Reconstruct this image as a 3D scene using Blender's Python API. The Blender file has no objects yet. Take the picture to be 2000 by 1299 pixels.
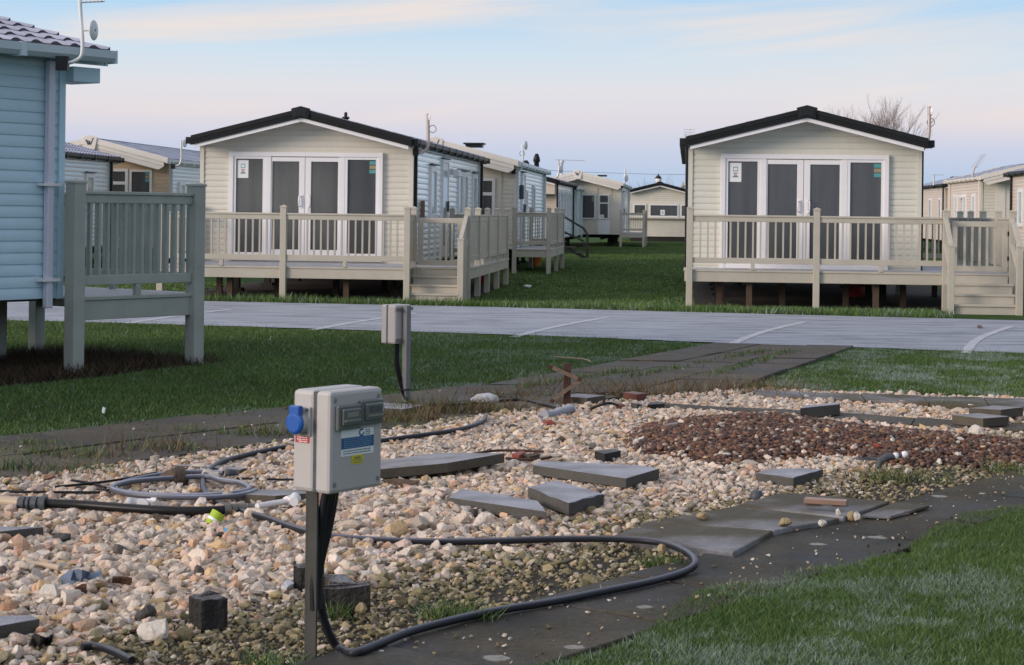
import bpy, bmesh, math, random
import numpy as np
from mathutils import Vector, Matrix
random.seed(7); rng = np.random.default_rng(7)
R = math.radians
sc = bpy.context.scene; COL = sc.collection

# ------------------------------------------------------------------ camera model (level camera, small roll, vertical shift)
F, CH, ROLL, HY = 3700.0, 1.45, R(0.7), 413.0
cr, sr = math.cos(ROLL), math.sin(ROLL)
def unroll(px, py):
    dx, dy = px-1000, py-HY
    return dx*cr+dy*sr, -dx*sr+dy*cr
def G(px, py, z=0.0):                     # point of the horizontal plane z that the photo shows at (px, py)
    fx, fy = unroll(px, py); Y = F*(CH-z)/fy
    return (fx*Y/F, Y, z)
def PT(px, py, Y):                        # point at distance Y
    fx, fy = unroll(px, py)
    return (fx*Y/F, Y, CH-fy*Y/F)
PA = R(5.33)                              # the park's rows are turned 5.33 degrees to the view
def unpark(u, v): return (u*math.cos(PA)+v*math.sin(PA), -u*math.sin(PA)+v*math.cos(PA))
EA = R(53.7); EX, EY = math.cos(EA), math.sin(EA)     # the near pitch runs along e, across n
NX, NY = EY, -EX

cd = bpy.data.cameras.new('Camera'); cam = bpy.data.objects.new('Camera', cd); COL.objects.link(cam)
cd.sensor_fit = 'HORIZONTAL'; cd.sensor_width = 36; cd.lens = 36*F/2000
cd.shift_y = -(649.5-HY)/2000; cd.clip_end = 3000; cd.clip_start = .1
cam.matrix_world = Matrix(((cr, -sr, 0, 0), (0, 0, -1, 0), (sr, cr, 0, CH), (0, 0, 0, 1)))
cd.dof.use_dof = True; cd.dof.focus_distance = 13.0; cd.dof.aperture_fstop = 15
sc.camera = cam

# ------------------------------------------------------------------ materials
def s2l(c):
    return tuple(((x/255)/12.92 if x/255 <= .04045 else ((x/255+.055)/1.055)**2.4) for x in c)
def mat(name, col, rough=.5, col2=None, nscale=6, namt=.5, bump=0, bscale=40, spec=.5, metal=0, stretch=(1,1,1), frost=None, frost_amt=.0, fscale=3, attr=None, trans=0, detail=6):
    m = bpy.data.materials.new(name); m.use_nodes = True
    nt = m.node_tree; N = nt.nodes; L = nt.links
    b = N['Principled BSDF']
    b.inputs['Roughness'].default_value = rough
    b.inputs['Specular IOR Level'].default_value = spec
    b.inputs['Metallic'].default_value = metal
    tc = N.new('ShaderNodeTexCoord'); mp = N.new('ShaderNodeMapping'); mp.inputs['Scale'].default_value = stretch
    L.new(tc.outputs['Object'], mp.inputs['Vector'])
    rgb = None
    if attr:
        a = N.new('ShaderNodeAttribute'); a.attribute_name = attr; rgb = a.outputs['Color']
    else:
        v = N.new('ShaderNodeRGB'); v.outputs[0].default_value = (*col, 1); rgb = v.outputs[0]
    if col2 is not None:
        n = N.new('ShaderNodeTexNoise'); n.inputs['Scale'].default_value = nscale; n.inputs['Detail'].default_value = detail; n.inputs['Roughness'].default_value = .65
        L.new(mp.outputs[0], n.inputs['Vector'])
        r = N.new('ShaderNodeMapRange'); r.inputs[1].default_value = .5-.5*(1-namt)*.7-.02; r.inputs[2].default_value = .5+.5*(1-namt)*.7+.02
        L.new(n.outputs['Fac'], r.inputs[0])
        mx = N.new('ShaderNodeMix'); mx.data_type = 'RGBA'
        L.new(r.outputs[0], mx.inputs[0]); L.new(rgb, mx.inputs[6])
        if attr:
            mm = N.new('ShaderNodeMix'); mm.data_type = 'RGBA'; mm.blend_type = 'MULTIPLY'; mm.inputs[0].default_value = 1
            L.new(rgb, mm.inputs[6]); mm.inputs[7].default_value = (*col2, 1); L.new(mm.outputs[2], mx.inputs[7])
        else:
            mx.inputs[7].default_value = (*col2, 1)
        rgb = mx.outputs[2]
    if frost is not None:                  # hoar frost lies on what faces the sky
        g = N.new('ShaderNodeNewGeometry'); sx = N.new('ShaderNodeSeparateXYZ'); L.new(g.outputs['Normal'], sx.inputs[0])
        r1 = N.new('ShaderNodeMapRange'); r1.inputs[1].default_value = .45; r1.inputs[2].default_value = .9; L.new(sx.outputs['Z'], r1.inputs[0])
        n2 = N.new('ShaderNodeTexNoise'); n2.inputs['Scale'].default_value = fscale; n2.inputs['Detail'].default_value = 7
        L.new(tc.outputs['Object'], n2.inputs['Vector'])
        r2 = N.new('ShaderNodeMapRange'); r2.inputs[1].default_value = .36; r2.inputs[2].default_value = .62; r2.inputs[4].default_value = frost_amt
        r2.inputs[3].default_value = frost_amt*.55
        L.new(n2.outputs['Fac'], r2.inputs[0])
        mu = N.new('ShaderNodeMath'); mu.operation = 'MULTIPLY'; L.new(r1.outputs[0], mu.inputs[0]); L.new(r2.outputs[0], mu.inputs[1])
        mx = N.new('ShaderNodeMix'); mx.data_type = 'RGBA'; L.new(mu.outputs[0], mx.inputs[0]); L.new(rgb, mx.inputs[6]); mx.inputs[7].default_value = (*frost, 1)
        rgb = mx.outputs[2]
    L.new(rgb, b.inputs['Base Color'])
    if bump:
        n3 = N.new('ShaderNodeTexNoise'); n3.inputs['Scale'].default_value = bscale; n3.inputs['Detail'].default_value = 5
        L.new(mp.outputs[0], n3.inputs['Vector'])
        bp = N.new('ShaderNodeBump'); bp.inputs['Strength'].default_value = bump; bp.inputs['Distance'].default_value = .02
        L.new(n3.outputs['Fac'], bp.inputs['Height']); L.new(bp.outputs[0], b.inputs['Normal'])
    return m
FROST = (.50, .52, .60)
M = {}
M['cream'] = mat('cream_siding', (.67, .64, .56), .45, (.58, .55, .475), 3, .3, stretch=(1, 1, .35))
M['greencream'] = mat('ivory_siding', (.66, .65, .57), .45, (.57, .56, .49), 3, .3, stretch=(1, 1, .35))
M['tan'] = mat('tan_siding', (.58, .44, .30), .45, (.50, .38, .26), 3, .3)
M['pinkcream'] = mat('pink_lit_siding', (.66, .55, .46), .42, (.56, .47, .40), 3, .3)  # on the right-hand caravans, pink glow of the low light put into the colour
M['silver'] = mat('blue_silver_siding', (.80, .91, .96), .22, (.72, .84, .91), 3, .3, stretch=(1, 1, .4), spec=1.0, metal=.35)
M['hosefrost'] = mat('frosted_grey_hose', (.08, .085, .11), .45, frost=(.33, .35, .44), frost_amt=.9, fscale=8)
M['guttergrey'] = mat('pale_grey_gutter', (.52, .62, .68), .35)
M['lilac'] = mat('lilac_white_pipe', (.60, .62, .72), .4)
M['greywall'] = mat('silver_grey_siding', (.66, .70, .71), .2, (.58, .63, .65), 3, .3, stretch=(1, 1, .4), spec=.9)
M['bluewall'] = mat('pale_blue_grey_siding', (.53, .72, .82), .38, (.46, .64, .74), 2.5, .3, stretch=(1, 1, .4))
M['teal'] = mat('pale_teal_siding', (.50, .64, .64), .4)
M['white'] = mat('white_upvc', (.80, .79, .80), .35, (.74, .73, .75), 5, .3)
M['offwhite'] = mat('cream_bargeboard', (.74, .70, .65), .45, (.64, .60, .55), 4, .2, stretch=(1, 1, 1))
M['black'] = mat('black_plastic', (.018, .019, .021), .38, spec=.22)
M['blackroof'] = mat('black_roof_edge', (.012, .013, .014), .45, (.018, .019, .02), 8, .4, spec=.22)
M['dark'] = mat('dark_chassis', (.02, .018, .016), .8)
M['rooftile'] = mat('dark_tile_roof', (.045, .05, .065), .5, frost=(.42, .47, .60), frost_amt=.95, fscale=1.5)
M['rooffrost'] = mat('frosted_tile_roof', (.05, .05, .065), .55, frost=(.46, .47, .60), frost_amt=1.0, fscale=.8)
M['glass'] = mat('dark_window_glass', (.040, .043, .047), .10, (.10, .102, .106), 1.6, .05, spec=.7, stretch=(3.2, 1, .35))
M['sideglass'] = mat('sky_reflection_glass', (.36, .42, .42), .08, spec=.8)  # pale green base colour stands in for reflected sky in the side panes
M['deck'] = mat('beige_deck_plastic', (.50, .465, .395), .5, (.38, .355, .29), 3, .15)
M['deckgrey'] = mat('weathered_deck_plastic', (.40, .425, .39), .5, (.28, .30, .26), 4, .1)
M['decktop'] = mat('frosted_deck_boards', (.33, .31, .27), .6, frost=FROST, frost_amt=.8, fscale=6)
M['alum'] = mat('aluminium_mast', (.55, .54, .53), .4, metal=.6)
M['rustmast'] = mat('weathered_steel_mast', (.42, .33, .28), .5, (.55, .5, .48), 14, .2, metal=.2)
M['dish'] = mat('white_dish', (.72, .74, .76), .35)
M['paper'] = mat('white_paper', (.75, .78, .78), .6)
M['ink_blue'] = mat('blue_print', (.16, .30, .42), .6)
M['ink_red'] = mat('red_print', (.5, .18, .16), .6)
M['ink_dark'] = mat('dark_print', (.12, .13, .15), .6)
M['ink_teal'] = mat('teal_print', (.08, .30, .32), .5)
M['ink_tan'] = mat('ochre_print', (.30, .26, .15), .5)
M['slab'] = mat('grey_concrete', (.10, .096, .09), .8, (.065, .062, .057), 7, .25, .35, 90, frost=(.43, .44, .50), frost_amt=.85, fscale=5, spec=.22)
M['slabdry'] = mat('brown_grey_concrete', (.115, .10, .078), .8, (.075, .065, .05), 7, .25, .35, 90, frost=(.42, .43, .48), frost_amt=.7, fscale=5, spec=.22)
M['darkblock'] = mat('dark_brick', (.022, .021, .022), .8, (.04, .037, .035), 9, .25, .8, 60, frost=(.30, .30, .34), frost_amt=.5, fscale=14, spec=.22)
M['redbrick'] = mat('red_brick', (.16, .055, .035), .8, (.11, .04, .028), 20, .25, .4, 120, frost=(.4, .38, .42), frost_amt=.35, fscale=12)
M['redstone'] = mat('red_tile_shard', (.26, .045, .025), .55, (.2, .04, .025), 15, .3)
M['whitestone'] = mat('white_stone', (.62, .59, .55), .8, (.46, .40, .33), 8, .3, .6, 40)
M['brownrock'] = mat('brown_rock', (.12, .085, .055), .85, (.05, .035, .025), 16, .1, 1, 50)
M['darkrock'] = mat('dark_rock', (.07, .065, .06), .75, (.04, .037, .035), 16, .1, 1, 50)
M['ochrerock'] = mat('ochre_stone', (.36, .29, .17), .85, (.24, .18, .09), 10, .2, .7, 60)
M['hose'] = mat('grey_hose', (.020, .021, .027), .42, frost=(.30, .31, .39), frost_amt=.42, fscale=1.1, spec=.22)
M['cable'] = mat('black_cable', (.014, .014, .018), .38, frost=(.22, .22, .27), frost_amt=.35, fscale=9, spec=.22)
M['blackpipe'] = mat('black_pipe', (.014, .014, .015), .35, spec=.22)
M['greypipe'] = mat('grey_waste_pipe', (.26, .27, .31), .45, frost=FROST, frost_amt=.5, fscale=10)
M['whitepipe'] = mat('white_pipe', (.72, .71, .72), .4)
M['beigepipe'] = mat('beige_pipe', (.42, .33, .24), .5)
M['brass'] = mat('dull_metal_fitting', (.16, .15, .14), .4, metal=.6)
M['rust'] = mat('rusty_steel', (.085, .035, .022), .85, (.045, .022, .016), 25, .2, .6, 80)
M['rustlight'] = mat('weathered_strip', (.22, .17, .13), .8, (.13, .075, .05), 30, .2, .4, 80)
M['galv'] = mat('galvanised_steel', (.23, .235, .24), .5, (.17, .17, .175), 18, .3, metal=.35)
M['postdark'] = mat('dark_steel_post', (.06, .062, .06), .5, (.04, .04, .036), 14, .3, spec=.22)
M['bollard'] = mat('grey_plastic_box', (.45, .43, .425), .42, (.41, .39, .38), 9, .3)
M['blueplug'] = mat('blue_plastic', (.012, .085, .36), .35)
M['clear'] = mat('clear_plastic_cover', (.13, .14, .14), .14, spec=.8)
M['labelblue'] = mat('blue_label', (.02, .09, .24), .45)
M['labelred'] = mat('red_label', (.42, .022, .03), .45)
M['labelyellow'] = mat('yellow_label', (.58, .50, .02), .45)
M['screw'] = mat('dull_screw', (.3, .28, .27), .4, metal=.7)
M['lime'] = mat('lime_plastic', (.34, .48, .02), .4)
M['bluescrap'] = mat('blue_cloth', (.07, .10, .16), .8, (.16, .2, .27), 18, .1, .6, 60)
M['skyblue'] = mat('sky_blue_plastic', (.05, .35, .65), .4)
M['wood'] = mat('old_wood', (.12, .08, .055), .85, (.06, .04, .03), 12, .2, .6, 60, stretch=(1, 6, 6))
M['twig'] = mat('dry_twig', (.32, .24, .16), .8)
M['bark'] = mat('winter_bark', (.27, .215, .195), .9)
M['red_steel'] = mat('red_painted_steel', (.32, .03, .02), .45)
M['orange'] = mat('orange_plastic', (.4, .13, .02), .5)
M['lampwhite'] = mat('lamp_glass', (.75, .75, .74), .3)
M['line'] = mat('road_paint', (.56, .56, .60), .7, (.36, .37, .42), 9, .45, .2, 120)
M['stones'] = mat('pale_gravel', (1, 1, 1), .85, (.80, .77, .74), 45, .1, .35, 90, attr='Col')
M['redstones'] = mat('red_gravel', (1, 1, 1), .6, (.6, .55, .55), 45, .1, .3, 90, attr='Col')
M['grass'] = mat('grass_blades', (1, 1, 1), .6, attr='Col', spec=.25)
M['fittingdark'] = mat('dark_fitting', (.05, .055, .065), .45, (.10, .11, .12), 30, .2, spec=.22)
M['bag'] = mat('white_wrapping', (.55, .55, .58), .55, (.42, .43, .45), 20, .1, .8, 40)
M['tray'] = mat('terracotta_board', (.27, .17, .125), .8, (.18, .11, .08), 9, .3, frost=(.48, .42, .42), frost_amt=.5, fscale=8)

def node_mat_ground():
    m = bpy.data.materials.new('rough_turf'); m.use_nodes = True; nt = m.node_tree; N = nt.nodes; L = nt.links; b = N['Principled BSDF']
    b.inputs['Roughness'].default_value = .9; b.inputs['Specular IOR Level'].default_value = .15
    tc = N.new('ShaderNodeTexCoord')
    def noise(s, d=6):
        n = N.new('ShaderNodeTexNoise'); n.inputs['Scale'].default_value = s; n.inputs['Detail'].default_value = d; L.new(tc.outputs['Object'], n.inputs['Vector']); return n
    a, bb, c = noise(.35), noise(2.2), noise(60, 3)
    r = N.new('ShaderNodeValToRGB'); e = r.color_ramp.elements
    e[0].position = .3; e[0].color = (.020, .052, .010, 1); e[1].position = .7; e[1].color = (.048, .10, .020, 1)
    L.new(bb.outputs['Fac'], r.inputs[0])
    fr = N.new('ShaderNodeMapRange'); fr.inputs[1].default_value = .52; fr.inputs[2].default_value = .75; fr.inputs[4].default_value = .12; L.new(a.outputs['Fac'], fr.inputs[0])
    mx = N.new('ShaderNodeMix'); mx.data_type = 'RGBA'; L.new(fr.outputs[0], mx.inputs[0]); L.new(r.outputs[0], mx.inputs[6]); mx.inputs[7].default_value = (.14, .19, .13, 1)
    L.new(mx.outputs[2], b.inputs['Base Color'])
    bp = N.new('ShaderNodeBump'); bp.inputs['Strength'].default_value = .8; bp.inputs['Distance'].default_value = .04; L.new(c.outputs['Fac'], bp.inputs['Height']); L.new(bp.outputs[0], b.inputs['Normal'])
    return m
def node_mat_road():
    m = bpy.data.materials.new('frosted_asphalt'); m.use_nodes = True; nt = m.node_tree; N = nt.nodes; L = nt.links; b = N['Principled BSDF']
    b.inputs['Roughness'].default_value = .7
    tc = N.new('ShaderNodeTexCoord'); mp = N.new('ShaderNodeMapping'); mp.inputs['Scale'].default_value = (.35, 1.6, 1); L.new(tc.outputs['Object'], mp.inputs[0])
    def noise(s, d=6, v=None):
        n = N.new('ShaderNodeTexNoise'); n.inputs['Scale'].default_value = s; n.inputs['Detail'].default_value = d; n.inputs['Roughness'].default_value = .7; L.new(v or mp.outputs[0], n.inputs['Vector']); return n
    a, c = noise(2.4, 8), noise(130, 3, tc.outputs['Object'])
    r = N.new('ShaderNodeValToRGB'); e = r.color_ramp.elements
    e[0].position = .30; e[0].color = (.13, .136, .16, 1); e[1].position = .55; e[1].color = (.39, .42, .485, 1)
    L.new(a.outputs['Fac'], r.inputs[0])
    r2 = N.new('ShaderNodeMapRange'); r2.inputs[1].default_value = .38; r2.inputs[2].default_value = .55; r2.inputs[3].default_value = .6; L.new(c.outputs['Fac'], r2.inputs[0])
    mx = N.new('ShaderNodeMix'); mx.data_type = 'RGBA'; mx.blend_type = 'MULTIPLY'; mx.inputs[0].default_value = 1; L.new(r.outputs[0], mx.inputs[6]); L.new(r2.outputs[0], mx.inputs[7])
    L.new(mx.outputs[2], b.inputs['Base Color'])
    bp = N.new('ShaderNodeBump'); bp.inputs['Strength'].default_value = .5; bp.inputs['Distance'].default_value = .008; L.new(c.outputs['Fac'], bp.inputs['Height']); L.new(bp.outputs[0], b.inputs['Normal'])
    return m
def node_mat_path(name, wet, dry, frost_amt, spots=True, grit=1.0):
    m = bpy.data.materials.new(name); m.use_nodes = True; nt = m.node_tree; N = nt.nodes; L = nt.links; b = N['Principled BSDF']
    tc = N.new('ShaderNodeTexCoord'); V = tc.outputs['Object']; b.inputs['Specular IOR Level'].default_value = .18
    def noise(s, d=7):
        n = N.new('ShaderNodeTexNoise'); n.inputs['Scale'].default_value = s; n.inputs['Detail'].default_value = d; n.inputs['Roughness'].default_value = .65; L.new(V, n.inputs['Vector']); return n
    a, f, c = noise(1.25), noise(1.1, 4), noise(80, 3)
    r = N.new('ShaderNodeValToRGB'); e = r.color_ramp.elements
    e[0].position = .36; e[0].color = (*wet, 1); e[1].position = .66; e[1].color = (*dry, 1); L.new(a.outputs['Fac'], r.inputs[0])
    rf = N.new('ShaderNodeMapRange'); rf.inputs[1].default_value = .44; rf.inputs[2].default_value = .76; rf.inputs[4].default_value = frost_amt; L.new(f.outputs['Fac'], rf.inputs[0])
    mx = N.new('ShaderNodeMix'); mx.data_type = 'RGBA'; L.new(rf.outputs[0], mx.inputs[0]); L.new(r.outputs[0], mx.inputs[6]); mx.inputs[7].default_value = (.33, .34, .39, 1)
    out = mx.outputs[2]
    if spots:                               # pale lichen discs
        vo = N.new('ShaderNodeTexVoronoi'); vo.voronoi_dimensions = '2D'; vo.inputs['Scale'].default_value = 3.6; L.new(V, vo.inputs['Vector'])
        vc = N.new('ShaderNodeSeparateColor'); L.new(vo.outputs['Color'], vc.inputs[0])
        th = N.new('ShaderNodeMapRange'); th.inputs[1].default_value = .55; th.inputs[2].default_value = 1; th.inputs[3].default_value = -.02; th.inputs[4].default_value = .33; L.new(vc.outputs[0], th.inputs[0])
        wn = noise(16, 5); wob = N.new('ShaderNodeMath'); wob.operation = 'MULTIPLY_ADD'; wob.inputs[1].default_value = .30; L.new(wn.outputs['Fac'], wob.inputs[0]); L.new(vo.outputs['Distance'], wob.inputs[2])
        sub = N.new('ShaderNodeMath'); sub.operation = 'SUBTRACT'; L.new(th.outputs[0], sub.inputs[0]); L.new(wob.outputs[0], sub.inputs[1])
        st = N.new('ShaderNodeMapRange'); st.inputs[1].default_value = -.07; st.inputs[2].default_value = -.04; st.inputs[4].default_value = .85; L.new(sub.outputs[0], st.inputs[0])
        m2 = N.new('ShaderNodeMix'); m2.data_type = 'RGBA'; L.new(st.outputs[0], m2.inputs[0]); L.new(out, m2.inputs[6]); m2.inputs[7].default_value = (.30, .295, .27, 1); out = m2.outputs[2]
    gr = noise(38, 8); g1_ = N.new('ShaderNodeMapRange'); g1_.inputs[1].default_value = .35; g1_.inputs[2].default_value = .68; g1_.inputs[3].default_value = 1-.55*grit; g1_.inputs[4].default_value = 1+.5*grit; L.new(gr.outputs['Fac'], g1_.inputs[0])
    gm = N.new('ShaderNodeMix'); gm.data_type = 'RGBA'; gm.blend_type = 'MULTIPLY'; gm.inputs[0].default_value = 1; L.new(out, gm.inputs[6]); L.new(g1_.outputs[0], gm.inputs[7]); out = gm.outputs[2]
    ms = noise(3.1, 9); m1_ = N.new('ShaderNodeMapRange'); m1_.inputs[1].default_value = .56; m1_.inputs[2].default_value = .70; m1_.inputs[4].default_value = .6*grit; L.new(ms.outputs['Fac'], m1_.inputs[0])
    mo = N.new('ShaderNodeMix'); mo.data_type = 'RGBA'; L.new(m1_.outputs[0], mo.inputs[0]); L.new(out, mo.inputs[6]); mo.inputs[7].default_value = (.045, .048, .018, 1); out = mo.outputs[2]
    L.new(out, b.inputs['Base Color'])
    rr = N.new('ShaderNodeMapRange'); rr.inputs[1].default_value = .35; rr.inputs[2].default_value = .65; rr.inputs[3].default_value = .5; rr.inputs[4].default_value = .85; L.new(a.outputs['Fac'], rr.inputs[0]); L.new(rr.outputs[0], b.inputs['Roughness'])
    bp = N.new('ShaderNodeBump'); bp.inputs['Strength'].default_value = .35; bp.inputs['Distance'].default_value = .01; L.new(c.outputs['Fac'], bp.inputs['Height']); L.new(bp.outputs[0], b.inputs['Normal'])
    return m
M['ground'] = node_mat_ground(); M['road'] = node_mat_road()
M['path'] = node_mat_path('dark_damp_paving', (.016, .0145, .013), (.085, .073, .048), .16, True, .45)
M['pathback'] = node_mat_path('brown_paving', (.045, .039, .032), (.135, .115, .085), .14, False, .7)
M['pathfrost'] = node_mat_path('frosty_paving', (.070, .058, .036), (.10, .085, .055),   .95, False, .3)
M['soil'] = mat('dark_soil', (.030, .023, .017), .95, (.06, .05, .03), 12, .2, 1, 30)
M['litter'] = mat('leaf_litter_soil', (.016, .012, .010), .95, (.05, .037, .028), 28, .1, 1, 40)  # real litter soil, its colour darkened further for the shade under the lodges

# ------------------------------------------------------------------ mesh helpers
class MB:
    def __init__(s): s.v = []; s.f = []; s.sm = []
    def add(s, vs, fs, smooth=False):
        o = len(s.v); s.v += [tuple(p) for p in vs]; s.f += [tuple(i+o for i in f) for f in fs]; s.sm += [smooth]*len(fs); return s
    def hexa(s, p): return s.add(p, [(0,3,2,1),(4,5,6,7),(0,1,5,4),(1,2,6,5),(2,3,7,6),(3,0,4,7)])
    def box(s, x0, x1, y0, y1, z0, z1):
        return s.hexa([(x0,y0,z0),(x1,y0,z0),(x1,y1,z0),(x0,y1,z0),(x0,y0,z1),(x1,y0,z1),(x1,y1,z1),(x0,y1,z1)])
    def prism(s, poly, z0, z1):
        n = len(poly)
        zt = z1 if hasattr(z1, '__len__') else [z1]*n; zb = z0 if hasattr(z0, '__len__') else [z0]*n
        vs = [(p[0], p[1], zb[i]) for i, p in enumerate(poly)]+[(p[0], p[1], zt[i]) for i, p in enumerate(poly)]
        return s.add(vs, [tuple(range(n-1,-1,-1)), tuple(range(n, 2*n))]+[(i, (i+1) % n, n+(i+1) % n, n+i) for i in range(n)])
    def vprism(s, poly, d):                 # polygon of 3-D points pushed along d
        n = len(poly); vs = list(poly)+[tuple(p[k]+d[k] for k in range(3)) for p in poly]
        return s.add(vs, [tuple(range(n-1,-1,-1)), tuple(range(n, 2*n))]+[(i, (i+1) % n, n+(i+1) % n, n+i) for i in range(n)])
    def tube(s, pts, r, n=8, cap=True, smooth=True):
        P = [Vector(p) for p in pts]; m = len(P); rs = r if hasattr(r, '__len__') else [r]*m
        vs = []; t0 = (P[1]-P[0]).normalized(); up = Vector((0,0,1)) if abs(t0.z) < .9 else Vector((1,0,0))
        x = t0.cross(up).normalized()
        for i in range(m):
            t = ((P[min(i+1, m-1)]-P[max(i-1, 0)]).normalized()); x = (x-t*x.dot(t)).normalized(); y = t.cross(x)
            for k in range(n):
                a = 2*math.pi*k/n; vs.append(P[i]+(x*math.cos(a)+y*math.sin(a))*rs[i])
        fs = [(i*n+k, i*n+(k+1) % n, (i+1)*n+(k+1) % n, (i+1)*n+k) for i in range(m-1) for k in range(n)]
        s.add(vs, fs, smooth)
        if cap: s.add(vs[:n], [tuple(range(n-1,-1,-1))]); s.add(vs[-n:], [tuple(range(n))])
        return s
    def bar(s, a, b, w, h, up=(0,0,1)):     # square bar from a to b
        a, b = Vector(a), Vector(b); t = (b-a).normalized(); up = Vector(up)
        if abs(t.dot(up)) > .95: up = Vector((0,1,0))
        x = t.cross(up).normalized()*(w/2); y = x.cross(t).normalized()*(h/2)
        return s.hexa([a-x-y, a+x-y, a+x+y, a-x+y, b-x-y, b+x-y, b+x+y, b-x+y])
    def lathe(s, prof, c=(0,0,0), n=16, axis='z'):
        vs = []
        for r_, h in prof:
            for k in range(n):
                a = 2*math.pi*k/n; p = (r_*math.cos(a), r_*math.sin(a), h)
                if axis == 'x': p = (h, r_*math.cos(a), r_*math.sin(a))
                if axis == 'y': p = (r_*math.cos(a), h, r_*math.sin(a))
                vs.append((c[0]+p[0], c[1]+p[1], c[2]+p[2]))
        m = len(prof)
        s.add(vs, [(i*n+k, i*n+(k+1) % n, (i+1)*n+(k+1) % n, (i+1)*n+k) for i in range(m-1) for k in range(n)], True)
        s.add(vs[:n], [tuple(range(n-1,-1,-1))]); s.add(vs[-n:], [tuple(range(n))]); return s
    def build(s, name, m, parent=None, o=(0,0,0), bevel=0, label=None):
        me = bpy.data.meshes.new(name)
        me.from_pydata([(p[0]-o[0], p[1]-o[1], p[2]-o[2]) for p in s.v], [], s.f)
        me.polygons.foreach_set('use_smooth', s.sm); me.materials.append(m)
        bm = bmesh.new(); bm.from_mesh(me); bmesh.ops.recalc_face_normals(bm, faces=bm.faces); bm.to_mesh(me); bm.free()
        ob = bpy.data.objects.new(name, me); COL.objects.link(ob)
        if parent: ob.parent = parent
        else: ob.location = o
        if bevel:
            b = ob.modifiers.new('edge', 'BEVEL'); b.width = bevel; b.segments = 2; b.limit_method = 'ANGLE'; b.angle_limit = R(40)
        if label: ob['label'] = label
        return ob
def tag(o, label, cat, group=None, kind=None):
    o['label'] = label; o['category'] = cat
    if group: o['group'] = group
    if kind: o['kind'] = kind
    return o
def thing(name, label, cat, loc, rz=0, group=None):
    o = bpy.data.objects.new(name, None); COL.objects.link(o); o.location = loc; o.rotation_euler = (0,0,rz); o.empty_display_size = .2
    return tag(o, label, cat, group)
def struct(mb, name, m, o=(0,0,0)):
    ob = mb.build(name, m, None, o); ob['kind'] = 'structure'; return ob
def spline(pts, k=6):
    P = [Vector(p) for p in pts]; out = []
    for i in range(len(P)-1):
        p0, p1, p2, p3 = P[max(i-1,0)], P[i], P[i+1], P[min(i+2,len(P)-1)]
        for j in range(k):
            t = j/k; out.append(.5*((2*p1)+(p2-p0)*t+(2*p0-5*p1+4*p2-p3)*t*t+(3*p1-p0-3*p2+p3)*t**3))
    out.append(P[-1]); return out

# ------------------------------------------------------------------ world, sun
sun_az = (-.86, -.50); sun_el = R(13)
w = bpy.data.worlds.new('World'); sc.world = w; w.use_nodes = True
nt = w.node_tree; N = nt.nodes; L = nt.links; bg = N['Background']; bg.inputs['Strength'].default_value = .1
sk = N.new('ShaderNodeTexSky'); sk.sky_type = 'NISHITA'; sk.sun_disc = False; sk.sun_elevation = sun_el
sk.sun_rotation = math.atan2(sun_az[0], sun_az[1]); sk.air_density = 1.0; sk.dust_density = 1.2; sk.ozone_density = 1.5
tc = N.new('ShaderNodeTexCoord'); sx = N.new('ShaderNodeSeparateXYZ'); L.new(tc.outputs['Generated'], sx.inputs[0])
el = N.new('ShaderNodeMath'); el.operation = 'ARCSINE'; L.new(sx.outputs['Z'], el.inputs[0])
eld = N.new('ShaderNodeMath'); eld.operation = 'MULTIPLY'; eld.inputs[1].default_value = 180/math.pi; L.new(el.outputs[0], eld.inputs[0])
er = N.new('ShaderNodeMapRange'); er.inputs[1].default_value = 0; er.inputs[2].default_value = 10; L.new(eld.outputs[0], er.inputs[0])
ramp = N.new('ShaderNodeValToRGB'); L.new(er.outputs[0], ramp.inputs[0])
stops = [(0,(174,198,224)),(1.0,(183,203,229)),(1.9,(203,210,230)),(2.8,(224,219,227)),(3.7,(226,226,231)),(4.7,(210,226,239)),(6.2,(180,215,243)),(10,(165,204,242))]
cre = ramp.color_ramp.elements
while len(cre) < len(stops): cre.new(.5)
for i, (d, c) in enumerate(stops): cre[i].position = d/10; cre[i].color = (*s2l(c), 1)
# streaky high cloud, laid out by direction in the sky
az = N.new('ShaderNodeMath'); az.operation = 'ARCTAN2'; L.new(sx.outputs['X'], az.inputs[0]); L.new(sx.outputs['Y'], az.inputs[1])
azd = N.new('ShaderNodeMath'); azd.operation = 'MULTIPLY'; azd.inputs[1].default_value = 180/math.pi; L.new(az.outputs[0], azd.inputs[0])
tilt = N.new('ShaderNodeMath'); tilt.operation = 'MULTIPLY_ADD'; tilt.inputs[1].default_value = -.10; L.new(azd.outputs[0], tilt.inputs[0]); L.new(eld.outputs[0], tilt.inputs[2])
cv = N.new('ShaderNodeCombineXYZ'); L.new(azd.outputs[0], cv.inputs[0]); L.new(tilt.outputs[0], cv.inputs[1])
cm = N.new('ShaderNodeMapping'); cm.inputs['Scale'].default_value = (.06, .62, 1); cm.inputs['Location'].default_value = (7.4, 2.6, 0); L.new(cv.outputs[0], cm.inputs[0])
cn = N.new('ShaderNodeTexNoise'); cn.inputs['Scale'].default_value = 1.0; cn.inputs['Detail'].default_value = 4; cn.inputs['Roughness'].default_value = .5; cn.inputs['Distortion'].default_value = .5; L.new(cm.outputs[0], cn.inputs['Vector'])
cf = N.new('ShaderNodeMapRange'); cf.interpolation_type = 'SMOOTHSTEP'; cf.inputs[1].default_value = .43; cf.inputs[2].default_value = .78; cf.inputs[4].default_value = .85; L.new(cn.outputs['Fac'], cf.inputs[0])
band = N.new('ShaderNodeMapRange'); band.interpolation_type = 'SMOOTHSTEP'; band.inputs[1].default_value = 1.8; band.inputs[2].default_value = 3.8; L.new(eld.outputs[0], band.inputs[0])
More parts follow.
